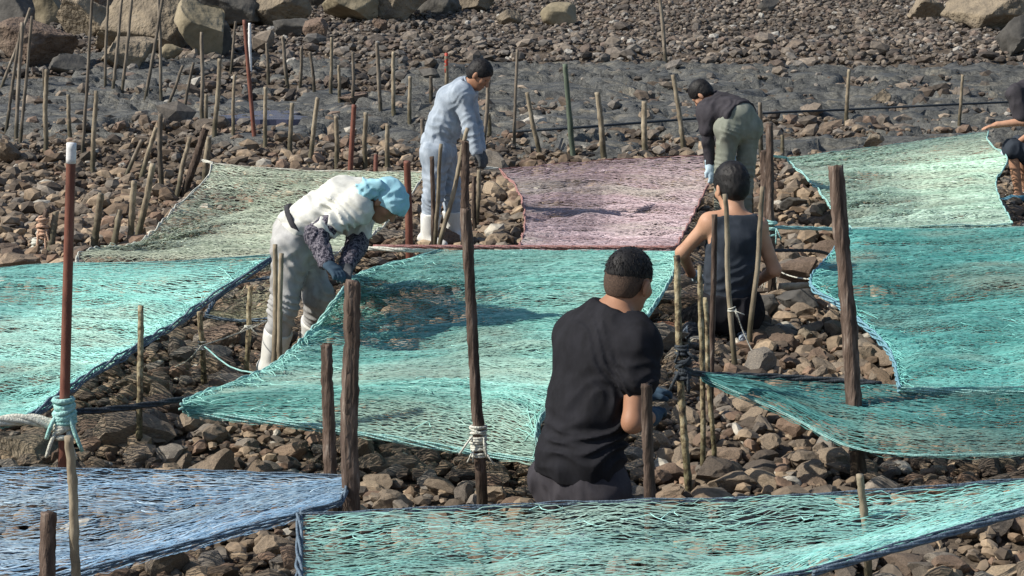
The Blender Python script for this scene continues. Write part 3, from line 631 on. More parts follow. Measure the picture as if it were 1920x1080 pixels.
row([(500, 80, 503, 152, 5, 'wood_thin'), (530, 68, 539, 163, 6, 'wood_thin'), (566, 88, 562, 173, 5, 'wood_thin'), (582, 97, 590, 178, 5, 'wood_thin'), (622, 70, 621, 183, 5, 'bamboo'), (635, 122, 637, 193, 5, 'bamboo'), (662, 97, 662, 200, 5, 'wood_thin'), (707, 80, 715, 215, 6, 'wood_thin'), (738, 97, 738, 220, 6, 'bamboo'), (769, 143, 768, 233, 6, 'bamboo'), (808, 143, 808, 192, 6, 'wood_thin')],
    '{} from the left of the back row of stakes on the wet shelf', 'back row of stakes on the shelf')
post(837, 100, 837, 192, 6, 'bamboo', 'thin stake with a red and white tip behind the man in blue-grey', top=('redpaint', .3))
row([(498, 163, 497, 270, 6, 'bamboo'), (548, 193, 543, 287, 7, 'bamboo'), (596, 183, 582, 303, 9, 'bamboo'), (630, 218, 632, 315, 9, 'bamboo'), (686, 211, 684, 322, 9, 'bamboo'), (705, 290, 704, 329, 7, 'rust'), (727, 233, 726, 325, 9, 'bamboo'), (792, 223, 791, 292, 6, 'wood_thin')],
    '{} from the left of the stakes behind the pale net', 'stakes behind the pale net')
post(664, 196, 656, 340, 10, 'rust', 'rust-red pole rising above the back of the worker in white')
post(763, 302, 769, 507, 14, 'rust', 'rust-brown pole right of the light blue headscarf')
row([(810, 293, 813, 482, 9, 'wood'), (827, 270, 815, 484, 6, 'bamboo'), (877, 240, 818, 486, 7, 'bamboo'), (873, 262, 872, 484, 16, 'wood'), (888, 330, 890, 432, 8, 'wood'), (898, 318, 894, 424, 7, 'bamboo')],
    '{} from the left of the stakes clustered at the legs of the man in blue-grey', 'stakes at the legs of the man in blue-grey')
row([(917, 150, 905, 282, 8, 'wood_thin'), (917, 213, 918, 260, 6, 'bamboo'), (970, 93, 964, 277, 5, 'wood_thin'), (988, 173, 1013, 295, 7, 'bamboo'), (1120, 173, 1133, 302, 11, 'bamboo'), (1208, 190, 1210, 297, 11, 'bamboo'), (1262, 140, 1283, 289, 9, 'bamboo')],
    '{} from the left of the pale stakes behind the mauve net', 'stakes behind the mauve net')
post(1059, 120, 1075, 299, 10, 'greenpost', 'greenish leaning post behind the mauve net')
row([(1236, -14, 1248, 120, 6, 'wood_thin'), (1467, 253, 1467, 290, 6, 'bamboo'), (1592, 130, 1586, 233, 6, 'bamboo'), (1805, 140, 1798, 241, 5, 'bamboo')],
    '{} from the left of the lone thin stakes far right of centre', 'single stakes far right')
# the cluster round the boy
row([(1409, 280, 1409, 410, 7, 'bamboo'), (1425, 192, 1428, 300, 7, 'wood_thin'), (1431, 280, 1439, 470, 16, 'wood')],
    '{} from the left of the stakes bundled behind the boy in the tank top', 'bundle of stakes behind the boy')
POST_R = post(1442, 230, 1448, 562, 15, 'wood', 'tall brown post right of the boy, roped to the deep teal net', lash=[(425, 'rope_teal', 7, .10, .008), (500, 'rope_pale', 4, .12, .005)])
post(1430, 350, 1404, 652, 10, 'bamboo', 'pale leaning stake crossing the right arm of the boy in the tank top')
post(1359, 364, 1379, 705, 10, 'bamboo', 'pale bamboo stake crossing the middle of the boy in the tank top', lash=[(580, 'rope_pale', 3, .03, .004)])
post(1340, 401, 1332, 790, 11, 'wood', 'dark straight stake crossing the left shoulder of the boy')
post(1312, 498, 1317, 900, 10, 'bamboo_mottled', 'mottled stake topped below the elbow of the boy in the tank top')
post(1322, 558, 1341, 880, 9, 'bamboo_mottled', 'pale thin stake just right of the mottled one')
POST_M = post(1269, 479, 1293, 930, 13, 'bamboo_mottled', 'mottled stake under the left hand of the boy, net tied to it', lash=[(692, 'rope_dark', 8, .12, .011), (655, 'rope_dark', 4, .04, .008)])
post(1213, 718, 1222, 1120, 21, 'wood', 'short thick brown post in front of the arm of the man in black')
POST_W = post(1567, 308, 1612, 905, 27, 'wood', 'tall dark weathered post standing before the deep teal net')
post(1612, 890, 1632, 1150, 15, 'bamboo', 'bamboo stake at the near edge of the light turquoise net')
POST_C = post(873, 388, 906, 985, 21, 'wood', 'tall dark post with a pale rope knot before the middle teal net', lash=[(812, 'rope_pale', 9, .085, .007), (838, 'rope_pale', 5, .05, .006)])
post(661, 522, 658, 1090, 33, 'wood', 'thick brown post just below the hands of the worker in white')
post(612, 643, 622, 985, 24, 'wood', 'short brown post left of the thick one before the middle net')
post(516, 458, 510, 752, 10, 'bamboo', 'left one of two bamboo stakes before the legs of the worker in white')
post(528, 475, 524, 754, 10, 'bamboo', 'right one of two bamboo stakes before the legs of the worker in white')
post(587, 488, 588, 640, 9, 'bamboo', 'bamboo stake between the legs of the worker in white')
post(470, 537, 460, 722, 10, 'bamboo_mottled', 'bamboo stake left of the white boot of the worker in white', lash=[(612, 'rope_pale', 3, .03, .004)])
post(375, 585, 385, 740, 11, 'bamboo_mottled', 'mottled bamboo stake with cord at the edge of the aqua net', lash=[(650, 'rope_pale', 4, .05, .004)])
post(264, 573, 262, 850, 12, 'bamboo_mottled', 'mottled bamboo stake between the rust-red pole and the mid aqua edge')
POST_L = post(134, 270, 116, 960, 19, 'rust', 'tall rust-red pole with a white tip and thick rope lashing', top=('white', .085), lash=[(768, 'rope_teal', 11, .12, .014), (800, 'rope_pale', 7, .10, .013)])
post(128, 818, 168, 1330, 18, 'bamboo', 'near bamboo stake in front of the blue net')
post(92, 957, 76, 1360, 31, 'wood', 'short thick dark post in the bottom left corner')

# ---- ropes stretched between things
def rope_line(pts, r, m, label, sag=.03, name='rope', cat='rope', strands_n=3):
    P = np.asarray(pts, float); n = 40; t = np.linspace(0, 1, n); Q = resample(P, t); Q[:, 2] -= sag * np.sin(np.pi * t)
    L = np.linalg.norm(np.diff(Q, axis=0), axis=1).sum(); mb = MB()
    for k in range(strands_n):
        a = t * L * 14 + k * 2 * math.pi / strands_n
        mb.tube(Q + np.stack([np.cos(a) * r * .3, np.cos(a) * r * .6, np.sin(a) * r * .6], 1), r * .62, 5)
    o = mb.build(name, m, origin=Q[n // 2] * np.array([1, 1, 0])); return tag(o, label, cat)
Z = lambda a, z=.42: at_z(a[0], a[1], z)
def on_post(pst, py):
    _, ft, tp = pst
    a = proj(ft)[1]; b_ = proj(tp)[1]; return ft + (tp - ft) * (a - py) / (a - b_)
nl = NET['middle'][1]; rope_line([on_post(POST_L, 768), nl.S(np.array(0.), np.array(.09))], .014, M['rope_dark'], 'dark rope from the lashed rust-red pole to the middle teal net', .01)
rope_line([NET['aqua'][1].S(np.array(.55), np.array(0.)), NET['aqua'][1].S(np.array(1.), np.array(0.)), on_post(POST_L, 795)], .024, M['rope_pale'], 'thick white rope along the near edge of the aqua net', .0, strands_n=4)
rope_line([NET['wedge'][1].S(np.array(.42), np.array(1.)), NET['wedge'][1].S(np.array(.2), np.array(1.)), NET['wedge'][1].S(np.array(.0), np.array(.5)), on_post(POST_M, 690)], .014, M['rope_dark'], 'dark rope along the tapering dark teal net', .0)
rope_line([at_z(690, 465, .5), at_z(760, 469, .49), nl.S(np.array(0.), np.array(1.))], .014, M['rope_pale'], 'white rope running from the worker in white to the middle net', .0)
rope_line([at_z(700, 462, .46), at_z(980, 463, .45), at_z(1268, 464, .45)], .012, M['rope_red'], 'faded red rope along the near edge of the mauve net', .0, strands_n=4)
rope_line([on_post(POST_R, 425), NET['deep'][1].S(np.array(0.), np.array(1.))], .013, M['rope_teal'], 'teal rope from the tall brown post to the mint net corner', .0)
rope_line([on_post(POST_R, 500), NET['deep'][1].S(np.array(0.), np.array(.62))], .004, M['rope_pale'], 'thin pale cord from the tall brown post to the deep teal net', .02)
rope_line([NET['mauve'][1].S(np.array(0.), np.array(1.)), at_z(905, 315, .46)], .016, M['rope_pale'], 'white rope from the mauve net to the man in blue-grey', .0)
rope_line([NET['pale'][1].S(np.array(0.), np.array(1.)), at_z(380, 301, .45)], .014, M['rope_pale'], 'white rope end at the far corner of the pale net', .0)
rope_line([NET['mint'][1].S(np.array(0.), np.array(1.)), at_y(1446, 292, 18.5)], .012, M['rope_teal'], 'pale rope from the far corner of the mint net', .0)
for (a, b_, c_, za, zb, zc, lb) in [((310, 722), (375, 705), (262, 720), .35, .33, .36, None)]: pass
rope_line([on_ground(330, 735) + np.array([0, 0, .15]), at_z(378, 648, .32)], .0035, M['rope_pale'], 'thin cord from the aqua net to the mottled stake', .02)
rope_line([at_z(378, 648, .32), at_z(462, 612, .36), at_z(520, 592, .36)], .0035, M['rope_pale'], 'thin cord between the bamboo stakes left of the worker in white', .02)
rope_line([at_z(384, 650, .32), at_z(430, 680, .28), at_z(492, 700, .3)], .004, M['rope_teal'], 'thin teal cord from the mottled stake to the middle net corner', .02)
rope_line([at_z(1380, 580, .36), at_z(1393, 620, .22), on_ground(1425, 690)], .0045, M['rope_pale'], 'slack pale cord hanging from the bamboo stake before the boy', .0)
rope_line([at_z(1405, 470, .5), at_z(1520, 470, .3), on_ground(1560, 478)], .012, M['rope_dark'], 'dark rope lying behind the tall weathered post', .0)
rope_line([NET['light'][1].S(np.array(q_), np.array(0.)) + np.array([0, -.02, -.01]) for q_ in (.55, .75, .9, 1.)], .011, M['rope_slate'], 'slate rope hem along the light turquoise net', .0, strands_n=3)
# long black pipe lying behind the nets
pp = [on_ground(x_, y_) + np.array([0, 0, .14]) for (x_, y_) in [(955, 268), (1080, 260), (1200, 250), (1300, 242), (1440, 231), (1600, 223), (1760, 215), (1900, 208), (2060, 200)]]
mb = MB(); mb.tube(resample(np.array(pp), np.linspace(0, 1, 60)), .018, 7)
tag(mb.build('water_pipe', M['rope_dark'], origin=pp[4] * np.array([1, 1, 0])), 'long thin dark pipe running behind the mauve and mint nets', 'pipe')
for (a, b_, rd, lb) in [((1180, 582), (1272, 570), .035, 'pale driftwood pole lying left of the boy in the tank top'), ((1462, 560), (1542, 552), .03, 'pale driftwood pole lying right of the boy in the tank top')]:
    p0 = on_ground(*a) + np.array([0, 0, .08]); p1 = on_ground(*b_) + np.array([0, 0, .08]); t = np.linspace(0, 1, 14)[:, None]
    P = p0 + (p1 - p0) * t; P += rng.normal(0, .004, P.shape)
    mb = MB(); mb.tube(P, rd * (1.1 - .3 * t[:, 0]), 9); tag(mb.build('driftwood_pole', M['log'], origin=p0), lb, 'driftwood')

# ------------------------------------------------------------------ people: smooth-union surfaces
class SDF:
    """prims: ('c', a, b, ra, rb, k, (axis, factor)|None) tapered capsule; ('e', c, radii, frame, k) ellipsoid; cuts: planes removed"""
    def __init__(s): s.p = []; s.cut = []; s.sub = []; s.zone = []
    def crease(s, c, axis, rad=.13, amp=.009, freq=62): s.zone.append((np.array(c, float), np.array(axis, float) / np.linalg.norm(axis), rad, amp, freq)); return s
    def cap(s, a, b, ra, rb, k=.03, flat=None): s.p.append(('c', np.array(a, float), np.array(b, float), ra, rb, k, flat)); return s
    def ell(s, c, rad, fr=None, k=.02): s.p.append(('e', np.array(c, float), np.array(rad, float), np.eye(3) if fr is None else fr, k)); return s
    def plane(s, p, n, near=None): n = np.array(n, float); s.cut.append((np.array(p, float), n / np.linalg.norm(n), near)); return s
    def mesh(s, h, fold=0, ffreq=14, seed=0, stretch=(1, 1, .5)):
        lo = []; hi = []
        for p in s.p:
            if p[0] == 'c':
                f = p[6][1] if p[6] else 1; m = max(p[3], p[4]) * max(f, 1)
                lo.append(np.minimum(p[1], p[2]) - m); hi.append(np.maximum(p[1], p[2]) + m)
            else: lo.append(p[1] - p[2].max()); hi.append(p[1] + p[2].max())
        o = np.min(lo, 0) - .04; n = np.ceil((np.max(hi, 0) + .04 - o) / h).astype(int) + 1
        D = np.full(n, .2, np.float32)
        for p, l, u in zip(s.p, lo, hi):
            k = p[5] if p[0] == 'c' else p[4]; mar = .045
            i0 = np.maximum(((l - mar - o) / h).astype(int), 0); i1 = np.minimum(((u + mar - o) / h).astype(int) + 2, n)
            g = [o[a] + h * np.arange(i0[a], i1[a]) for a in range(3)]
            P = np.stack(np.meshgrid(*g, indexing='ij'), -1).astype(np.float32)
            if p[0] == 'c':
                a, b_ = p[1], p[2]; Q = P - a; ab = b_ - a
                if p[6]:
                    ax, f = p[6]; ax = np.array(ax, float); ax /= np.linalg.norm(ax)
                    Q = Q + ((Q @ ax) * (1 / f - 1))[..., None] * ax; ab = ab + (ab @ ax) * (1 / f - 1) * ax
                t = np.clip((Q @ ab) / (ab @ ab + 1e-12), 0, 1)
                d = np.linalg.norm(Q - t[..., None] * ab, axis=-1) - (p[3] + (p[4] - p[3]) * t)
            else:
                Q = (P - p[1]) @ p[3].T / p[2]; r_ = np.linalg.norm(Q, axis=-1); d = (r_ - 1) * p[2].min()
            sl_ = tuple(slice(i0[a], i1[a]) for a in range(3)); E = D[sl_]
            hh = np.clip(.5 + .5 * (E - d) / k, 0, 1); D[sl_] = E * (1 - hh) + d * hh - k * hh * (1 - hh)
        for c, nn_, near in s.cut:
            g = [o[a] + h * np.arange(n[a]) for a in range(3)]
            pl = ((g[0][:, None, None] - c[0]) * nn_[0] + (g[1][None, :, None] - c[1]) * nn_[1] + (g[2][None, None, :] - c[2]) * nn_[2]).astype(np.float32)
            if near:
                rr = np.sqrt((g[0][:, None, None] - c[0]) ** 2 + (g[1][None, :, None] - c[1]) ** 2 + (g[2][None, None, :] - c[2]) ** 2) - near
                pl = np.minimum(pl, -rr).astype(np.float32)
            D = np.maximum(D, pl)
        for c, rad in s.sub:
            g = [o[a] + h * np.arange(n[a]) for a in range(3)]
            d = np.sqrt((g[0][:, None, None] - c[0]) ** 2 + (g[1][None, :, None] - c[1]) ** 2 + (g[2][None, None, :] - c[2]) ** 2) - rad
            D = np.maximum(D, -d)
        if fold:
            ix = np.argwhere(np.abs(D) < fold * 2 + h); P = o + ix * h
            q = P * np.array(stretch)
            w = np.stack([q[:, 0] + .05 * np.sin(q[:, 2] * 20), q[:, 1], q[:, 2]], 1)
            nz = 1 - np.abs(2 * noise3(w, ffreq, seed) - 1) * 2.0 + .7 * (1 - np.abs(2 * noise3(q + .3, ffreq * 1.9, seed + 5) - 1) * 2)
            D[ix[:, 0], ix[:, 1], ix[:, 2]] -= (fold * (nz - .3)).astype(np.float32)
        if s.zone:      # gathered creases round the joints
            ix = np.argwhere(np.abs(D) < .03); P = o + ix * h; add = np.zeros(len(P)); nz = noise3(P, 7, seed + 11); n2 = noise3(P, 4, seed + 12)
            for c, ax, rad, amp, fq in s.zone:
                q = P - c; w = np.exp(-(np.linalg.norm(q, axis=1) / rad) ** 2); add += amp * w * (1.1 - 1.9 * np.abs(np.sin(q @ ax * fq + 9 * nz))) * (.35 + 1.3 * n2)
            D[ix[:, 0], ix[:, 1], ix[:, 2]] -= add.astype(np.float32)
        return surfnets(D, o, h)
def surfnets(D, o, h):
    I = D < 0; nx, ny, nz = D.shape
    c = [(a, b_, e) for a in (0, 1) for b_ in (0, 1) for e in (0, 1)]
    S = sum(I[a:nx - 1 + a, b_:ny - 1 + b_, e:nz - 1 + e].astype(np.int8) for a, b_, e in c)
    cells = np.argwhere((S > 0) & (S < 8)); idx = np.full(S.shape, -1, np.int32); idx[tuple(cells.T)] = np.arange(len(cells))
    acc = np.zeros((len(cells), 3)); cnt = np.zeros(len(cells))
    for ax in range(3):
        for q in ((0, 0), (0, 1), (1, 0), (1, 1)):
            a = np.zeros(3, int); a[(ax + 1) % 3] = q[0]; a[(ax + 2) % 3] = q[1]; b_ = a.copy(); b_[ax] = 1
            A = D[tuple((cells + a).T)]; B = D[tuple((cells + b_).T)]; m = (A < 0) != (B < 0)
            t = A[m] / (A[m] - B[m]); acc[m] += a + (b_ - a) * t[:, None]; cnt[m] += 1
    V = o + h * (cells + acc / cnt[:, None]); F = []
    for ax in range(3):
        a = [slice(None)] * 3; b_ = [slice(None)] * 3; a[ax] = slice(0, -1); b_[ax] = slice(1, None)
        A = I[tuple(a)]; E = np.argwhere(A != I[tuple(b_)]); e1 = (ax + 1) % 3; e2 = (ax + 2) % 3
        E = E[(E[:, e1] > 0) & (E[:, e2] > 0) & (E[:, e1] < D.shape[e1] - 1) & (E[:, e2] < D.shape[e2] - 1)]
        fl = A[tuple(E.T)]; q = []
        for s1, s2 in ((1, 1), (0, 1), (0, 0), (1, 0)):
            g = E.copy(); g[:, e1] -= s1; g[:, e2] -= s2; q.append(idx[tuple(g.T)])
        q = np.stack(q, 1); q[~fl] = q[~fl][:, ::-1]; F.append(q)
    return V, np.concatenate(F)

def cloth(name, stops, rough=.9, scale=12, bump=.8): return mat(name, stops, scale, 5, rough, bump, 6, bdist=.05, ridge=True, spec=.15, stretch=(1, 1, .55))
M['skin'] = mat('skin', [(.3, (.40, .215, .135)), (.6, (.50, .285, .185)), (.8, (.54, .32, .22))], 9, 4, .55, .1, 120, bdist=.002)
M['skin_tan'] = mat('skin_tanned', [(.3, (.29, .145, .085)), (.6, (.37, .195, .12)), (.8, (.41, .225, .145))], 9, 4, .55, .1, 120, bdist=.002)
M['hair'] = mat('black_hair', [(.3, (.006, .006, .007)), (.7, (.018, .016, .016))], 60, 4, .6, .3, 160, stretch=(1, 1, .3), bdist=.006, spec=.3)
M['hair_short'] = mat('cropped_hair', [(.3, (.045, .030, .023)), (.7, (.11, .07, .05))], 160, 4, .8, .6, 300, bdist=.004)
M['black_cloth'] = cloth('black_cotton', [(.3, (.010, .010, .012)), (.7, (.022, .022, .027))])
M['navy_cloth'] = cloth('navy_jersey', [(.3, (.022, .028, .038)), (.7, (.046, .055, .070))])
M['charcoal'] = cloth('charcoal_cotton', [(.3, (.030, .028, .033)), (.7, (.06, .056, .064))])
M['olive'] = cloth('olive_trousers', [(.3, (.17, .185, .15)), (.7, (.28, .295, .25))])
M['bluegrey'] = cloth('blue_grey_workwear', [(.3, (.22, .265, .32)), (.55, (.35, .405, .47)), (.75, (.47, .52, .585))])
M['offwhite'] = cloth('off_white_workwear', [(.3, (.48, .48, .44)), (.55, (.66, .66, .61)), (.75, (.76, .76, .71))])
M['pants_grey'] = cloth('stained_pale_trousers', [(.3, (.21, .20, .19)), (.5, (.40, .40, .39)), (.72, (.58, .58, .57))], scale=7)
M['headscarf'] = cloth('light_blue_towel', [(.3, (.25, .52, .62)), (.7, (.40, .66, .75))])
M['sleeve'] = mat('floral_sleeve_cover', [(.42, (.018, .018, .03)), (.5, (.07, .065, .085)), (.58, (.24, .22, .25)), (.62, (.03, .03, .045))], 55, 2, .9, .2)
M['boot'] = cloth('white_rubber_boot', [(.3, (.62, .62, .58)), (.7, (.78, .78, .74))], .5)
M['glove'] = cloth('pale_blue_glove', [(.3, (.38, .52, .60)), (.7, (.62, .74, .80))])
M['glove_dark'] = cloth('dark_blue_glove', [(.3, (.025, .045, .07)), (.7, (.06, .10, .14))])
M['glove_grey'] = cloth('grey_glove', [(.3, (.05, .055, .06)), (.7, (.11, .115, .12))])
M['shoe'] = cloth('black_shoe', [(.3, (.012, .014, .018)), (.52, (.03, .035, .05)), (.62, (.35, .42, .5))], .5, 18)
M['sandal'] = cloth('light_blue_sandal', [(.3, (.10, .30, .42)), (.7, (.25, .50, .62))])
M['belt'] = cloth('dark_belt', [(.3, (.03, .03, .035)), (.7, (.07, .07, .075))])
me_ = bpy.data.materials.new('eye'); me_.use_nodes = True; me_.node_tree.nodes['Principled BSDF'].inputs['Base Color'].default_value = (.03, .02, .015, 1)
me_.node_tree.nodes['Principled BSDF'].inputs['Roughness'].default_value = .15; M['eye'] = me_

U = lambda v: np.array(v, float) / np.linalg.norm(v)
lerp = lambda a, b_, t: np.asarray(a) * (1 - t) + np.asarray(b_) * t
def ring(c, n, rad, r_, k=18, squash=1.0):
    n = U(n); a = U(np.cross(n, [0.3, 1, .2])); b_ = np.cross(n, a); t = np.linspace(0, 2 * np.pi, k + 1)
    return c + rad * (np.cos(t)[:, None] * a + np.sin(t)[:, None] * b_ * squash)
THIN = []
class Person:
    def __init__(s, label, J, face, up, group='people tending the nets', h=.0075, fat=1.0, skin='skin', grip=.7, hs=1.0):
        """J: joints in world space; face/up: where the head looks and its crown points"""
        s.J = J; s.hs = hs; s.f = U(face); s.u = U(np.array(up) - np.dot(up, s.f) * s.f); s.r = np.cross(s.f, s.u); s.h = h; s.fat = fat
        base = (J['al'] + J['ar']) / 2; s.o = np.array([base[0], base[1], min(J['al'][2], J['ar'][2]) - .05]); s.skin = skin
        s.root = empty('person', s.o); tag(s.root, label, 'person', group); s.grip = grip
        s.side = U(J['sr'] - J['sl']); s.hside = U(J['hr'] - J['hl'])
    def add(s, name, sdf, m, h=None, fold=0, ffreq=14, seed=0, stretch=(1, 1, .5), parent=None):
        V, F = sdf.mesh(h or s.h, fold, ffreq, seed, stretch); o = fast_mesh(name, V - s.o, F, M[m])
        md = o.modifiers.new('thin', 'DECIMATE'); md.ratio = .36 if name == 'body' else .42      # keep the surface, drop the surplus faces
        THIN.append(o)
        o.parent = parent or s.root; return o
    def torso(s, d, g=0.0, k=.05):
        J = s.J; ch = J['ch']; pv = J['pv']; w = s.fat
        d.cap(pv, lerp(pv, ch, .5), .115 * w + g, .112 * w + g, k, (lerp(s.hside, s.side, .3), 1.30))
        d.cap(lerp(pv, ch, .5), ch, .112 * w + g, .122 * w + g, k, (s.side, 1.34))
        d.cap(ch, lerp(ch, J['nb'], .75), .115 * w + g, .07 * w + g, k, (s.side, 1.35))
        d.cap(lerp(J['sl'], J['sr'], .04), lerp(J['sl'], J['sr'], .96), .062 + g, .062 + g, k)
        d.cap(lerp(J['nb'], J['sl'], .2), J['sl'], .06 + g, .062 + g, k); d.cap(lerp(J['nb'], J['sr'], .2), J['sr'], .06 + g, .062 + g, k)
    def pelvis(s, d, g=0.0):
        J = s.J; d.cap(J['hl'], J['hr'], .105 * s.fat + g, .105 * s.fat + g, .05)
        d.cap(J['pv'], (J['hl'] + J['hr']) / 2, .11 * s.fat + g, .10 * s.fat + g, .05, (s.hside, 1.25))
    def arm(s, d, q, g=0.0, a=0, b_=2, gb=None):
        J = s.J; S, E, W = J['s' + q], J['e' + q], J['w' + q]; gb = g if gb is None else gb
        if a < 1:
            e = min(b_, 1.0); d.cap(lerp(S, E, a), lerp(S, E, e), .053 + g - .011 * a, .053 + gb - .011 * e, .03)
        if b_ > 1:
            st = max(a, 1) - 1; e = b_ - 1; d.cap(lerp(E, W, st), lerp(E, W, e), .043 + g - .013 * st, .043 + gb - .013 * e, .025)
    def leg(s, d, q, g=0.0, a=0, b_=2, gb=None):
        J = s.J; H, K, A = J['h' + q], J['k' + q], J['a' + q]; gb = g if gb is None else gb
        if a < 1:
            e = min(b_, 1.0); d.cap(lerp(H, K, a), lerp(H, K, e), (.090 - .030 * a) * s.fat + g, (.090 - .030 * e) * s.fat + gb, .04)
        if b_ > 1:
            st = max(a, 1) - 1; e = b_ - 1; d.cap(lerp(K, A, st), lerp(K, A, e), .060 - .022 * st + g, .060 - .022 * e + gb, .03)
    def foot(s, d, q, g=0.0):
        J = s.J; A, T = J['a' + q], J['t' + q]; d.cap(A, lerp(A, T, .35) - np.array([0, 0, .02]), .040 + g, .038 + g, .03); d.cap(A + np.array([0, 0, -.02]) - .05 * U(T - A), T, .036 + g, .026 + g, .03)
    def hand(s, d, q, g=0.0):
        """palm and five curled fingers rooted in the palm"""
        J = s.J; W = J['w' + q]; D_ = U(J['p' + q] - W); nrm = J.get('n' + q, np.array([0, 0, -1.])); nrm = U(nrm - np.dot(nrm, D_) * D_)
        sd_ = np.cross(D_, nrm) * (1 if q == 'r' else -1); pc = W + D_ * .085
        d.cap(W, W + D_ * .03, .029 + g, .026 + g, .02); d.cap(W + D_ * .03, pc, .017 + g, .017 + g, .015, (sd_, 2.1))
        cu = s.grip
        for i, (off, L) in enumerate([(.030, .070), (.010, .078), (-.010, .072), (-.029, .056)]):
            a = pc + sd_ * off - D_ * .004; p = a; ang = .25 * cu
            for L_, dr, r_ in ((.45, .5, .0098), (.32, .8, .0090), (.23, .6, .0082)):
                n_ = p + (D_ * math.cos(ang) + nrm * math.sin(ang) + sd_ * off * 1.5) * L * L_; d.cap(p, n_, r_ + g, r_ - .0006 + g, .006); p = n_; ang += dr * cu
        a = W + D_ * .03 + sd_ * .026; b_ = a + (sd_ * .8 + D_ * .75 + nrm * .3) * .036; c = b_ + (D_ * .9 + nrm * .55 * cu) * .034
        d.cap(a, b_, .013 + g, .011 + g, .012); d.cap(b_, c, .0105 + g, .009 + g, .008)
    def head(s, d):
        f, u, r_ = s.f, s.u, s.r; c = s.J['hd']; fr = np.stack([r_, f, u])
        K = s.hs; P = lambda x, y, z: c + (x * r_ + y * f + z * u) * K
        d.ell(P(0, -.012, .03), K * np.array((.074, .093, .088)), fr, .02); d.ell(P(0, .025, -.025), K * np.array((.062, .062, .085)), fr, .03)
        d.ell(P(0, .045, -.085), K * np.array((.036, .034, .026)), fr, .03)                       # chin
        d.cap(P(0, .083, .015), P(0, .105, -.03), .010 * K, .015 * K, .012)                  # nose
        d.cap(P(-.035, .076, .028), P(.035, .076, .028), .012, .012, .015)           # brow
        d.cap(P(-.018, .083, -.058), P(.018, .083, -.058), .0075, .0075, .008)       # lips
        for e in (-1, 1):
            fe = np.stack([U(r_ + f * .3 * e), U(f - r_ * .3 * e), u])
            d.ell(P(e * .083, -.008, -.008), K * np.array((.011, .020, .034)), fe, .008); d.ell(P(e * .045, .058, -.02), K * np.array((.02, .02, .02)), fr, .02)
        J = s.J; d.cap(J['nb'], P(0, -.018, -.055), .058 * s.fat * K, .054 * K, .035)
    def body(s, hands=True, feet=True):
        d = SDF(); s.torso(d); s.pelvis(d)
        for q in 'lr':
            s.arm(d, q); s.leg(d, q); s.foot(d, q); s.hand(d, q)
        s.head(d); b_ = s.add('body', d, s.skin, min(s.h, .007))
        c = s.J['hd']
        for e in (-1, 1):
            mb = MB(); V, F = T2_SPH; mb.add(V * .0115 * s.hs + (c + (e * .031 * s.r + .073 * s.f + .003 * s.u) * s.hs - s.o), [tuple(f) for f in F]); mb.build('eye', M['eye'], s.root)
        return b_
    def collar(s, m, t=.3, rad=.068, th=.009, lay=2, parent=None):
        J = s.J; mb = MB(); n = J['hd'] - J['nb']
        for k in range(lay): mb.tube(ring(lerp(J['nb'], J['hd'], t - .07 * k) - s.o, n, rad + .008 * k, th), th, 6)
        return mb.build('collar', M[m], parent or s.root)
    def hair(s, m='hair', tips=1500, long=1.0, soft=.03, thick=.016, low=-.07, front=.075, name='hair', fold=.002, sides=.0):
        f, u, r_ = s.f, s.u, s.r; c = s.J['hd']; fr = np.stack([r_, f, u]); K = s.hs; P = lambda x, y, z: c + (x * r_ + y * f + z * u) * K
        d = SDF(); d.ell(P(0, -.018, .036 + thick * .35), K * np.array((.073 + thick * .85, .093 + thick, .086 + thick)), fr, .02)
        if low < 0: d.ell(P(0, -.048, -.012), K * np.array((.066 + thick * .4, .056 + thick * .6, .070)), fr, .03)
        d.plane(P(0, front, .045), U(f * 1.0 - u * .75)); d.plane(P(0, 0, low), -u + .15 * f)
        h_ = s.add(name, d, m, .005, fold, 30, 3, (1, 1, .6))
        if name != 'hair': return h_
        r0 = np.random.default_rng(9); k = tips; v = r0.normal(size=(k, 3)); v /= np.linalg.norm(v, axis=1)[:, None]
        rad = np.array([.073 + thick * .8, .093 + thick * .95, .086 + thick * .95]); q = v * rad
        z = q[:, 2] + .036 + thick * .35; keep = (z > low + .01 + soft * r0.uniform(-.6, 1, k)) & (q[:, 1] - .75 * (q[:, 2]) < front + .0) & ~((v[:, 2] < -.15) & (v[:, 1] > .1))
        q = q[keep]; v = v[keep]; k = len(q); t = np.linspace(0, 1, 4)[None, :, None]
        comb = np.array([0, .25, 0]) * np.clip(v[:, 2:3], 0, 1) + np.array([0, -.2, -.9]) * np.clip(1 - v[:, 2:3], 0, 1)
        dr = v * .42 + comb * .6 + r0.normal(0, .13, (k, 3)); L = (.008 + .016 * np.clip(v[:, 2:3] + .3, 0, 1)) * r0.uniform(.6, 1.3, (k, 1)) * long * (thick / .016) ** .5
        C_ = q[:, None, :] * .975 + dr[:, None, :] * L[:, None, :] * t - np.array([0, 0, 1]) * (L[:, None, :] * .35 * t ** 2)
        W = np.stack([r_, f, u]); C_ = (C_ + np.array([0, -.018, .036 + thick * .35])) * K @ W + c
        V, F = strands(C_, .0016); V = V.reshape(k, 4, 3, 3); cen = C_[:, :, None, :]; V = cen + (V - cen) * np.array([1, .9, .65, .12])[None, :, None, None]
        o = fast_mesh('hair_tips', V.reshape(-1, 3) - s.o, F, M[m]); o.parent = h_; tag(o, kind='stuff')
        return h_
_bm = bmesh.new(); bmesh.ops.create_icosphere(_bm, subdivisions=2, radius=1); T2_SPH = (np.array([v.co for v in _bm.verts]), [[v.index for v in f.verts] for f in _bm.faces]); _bm.free()
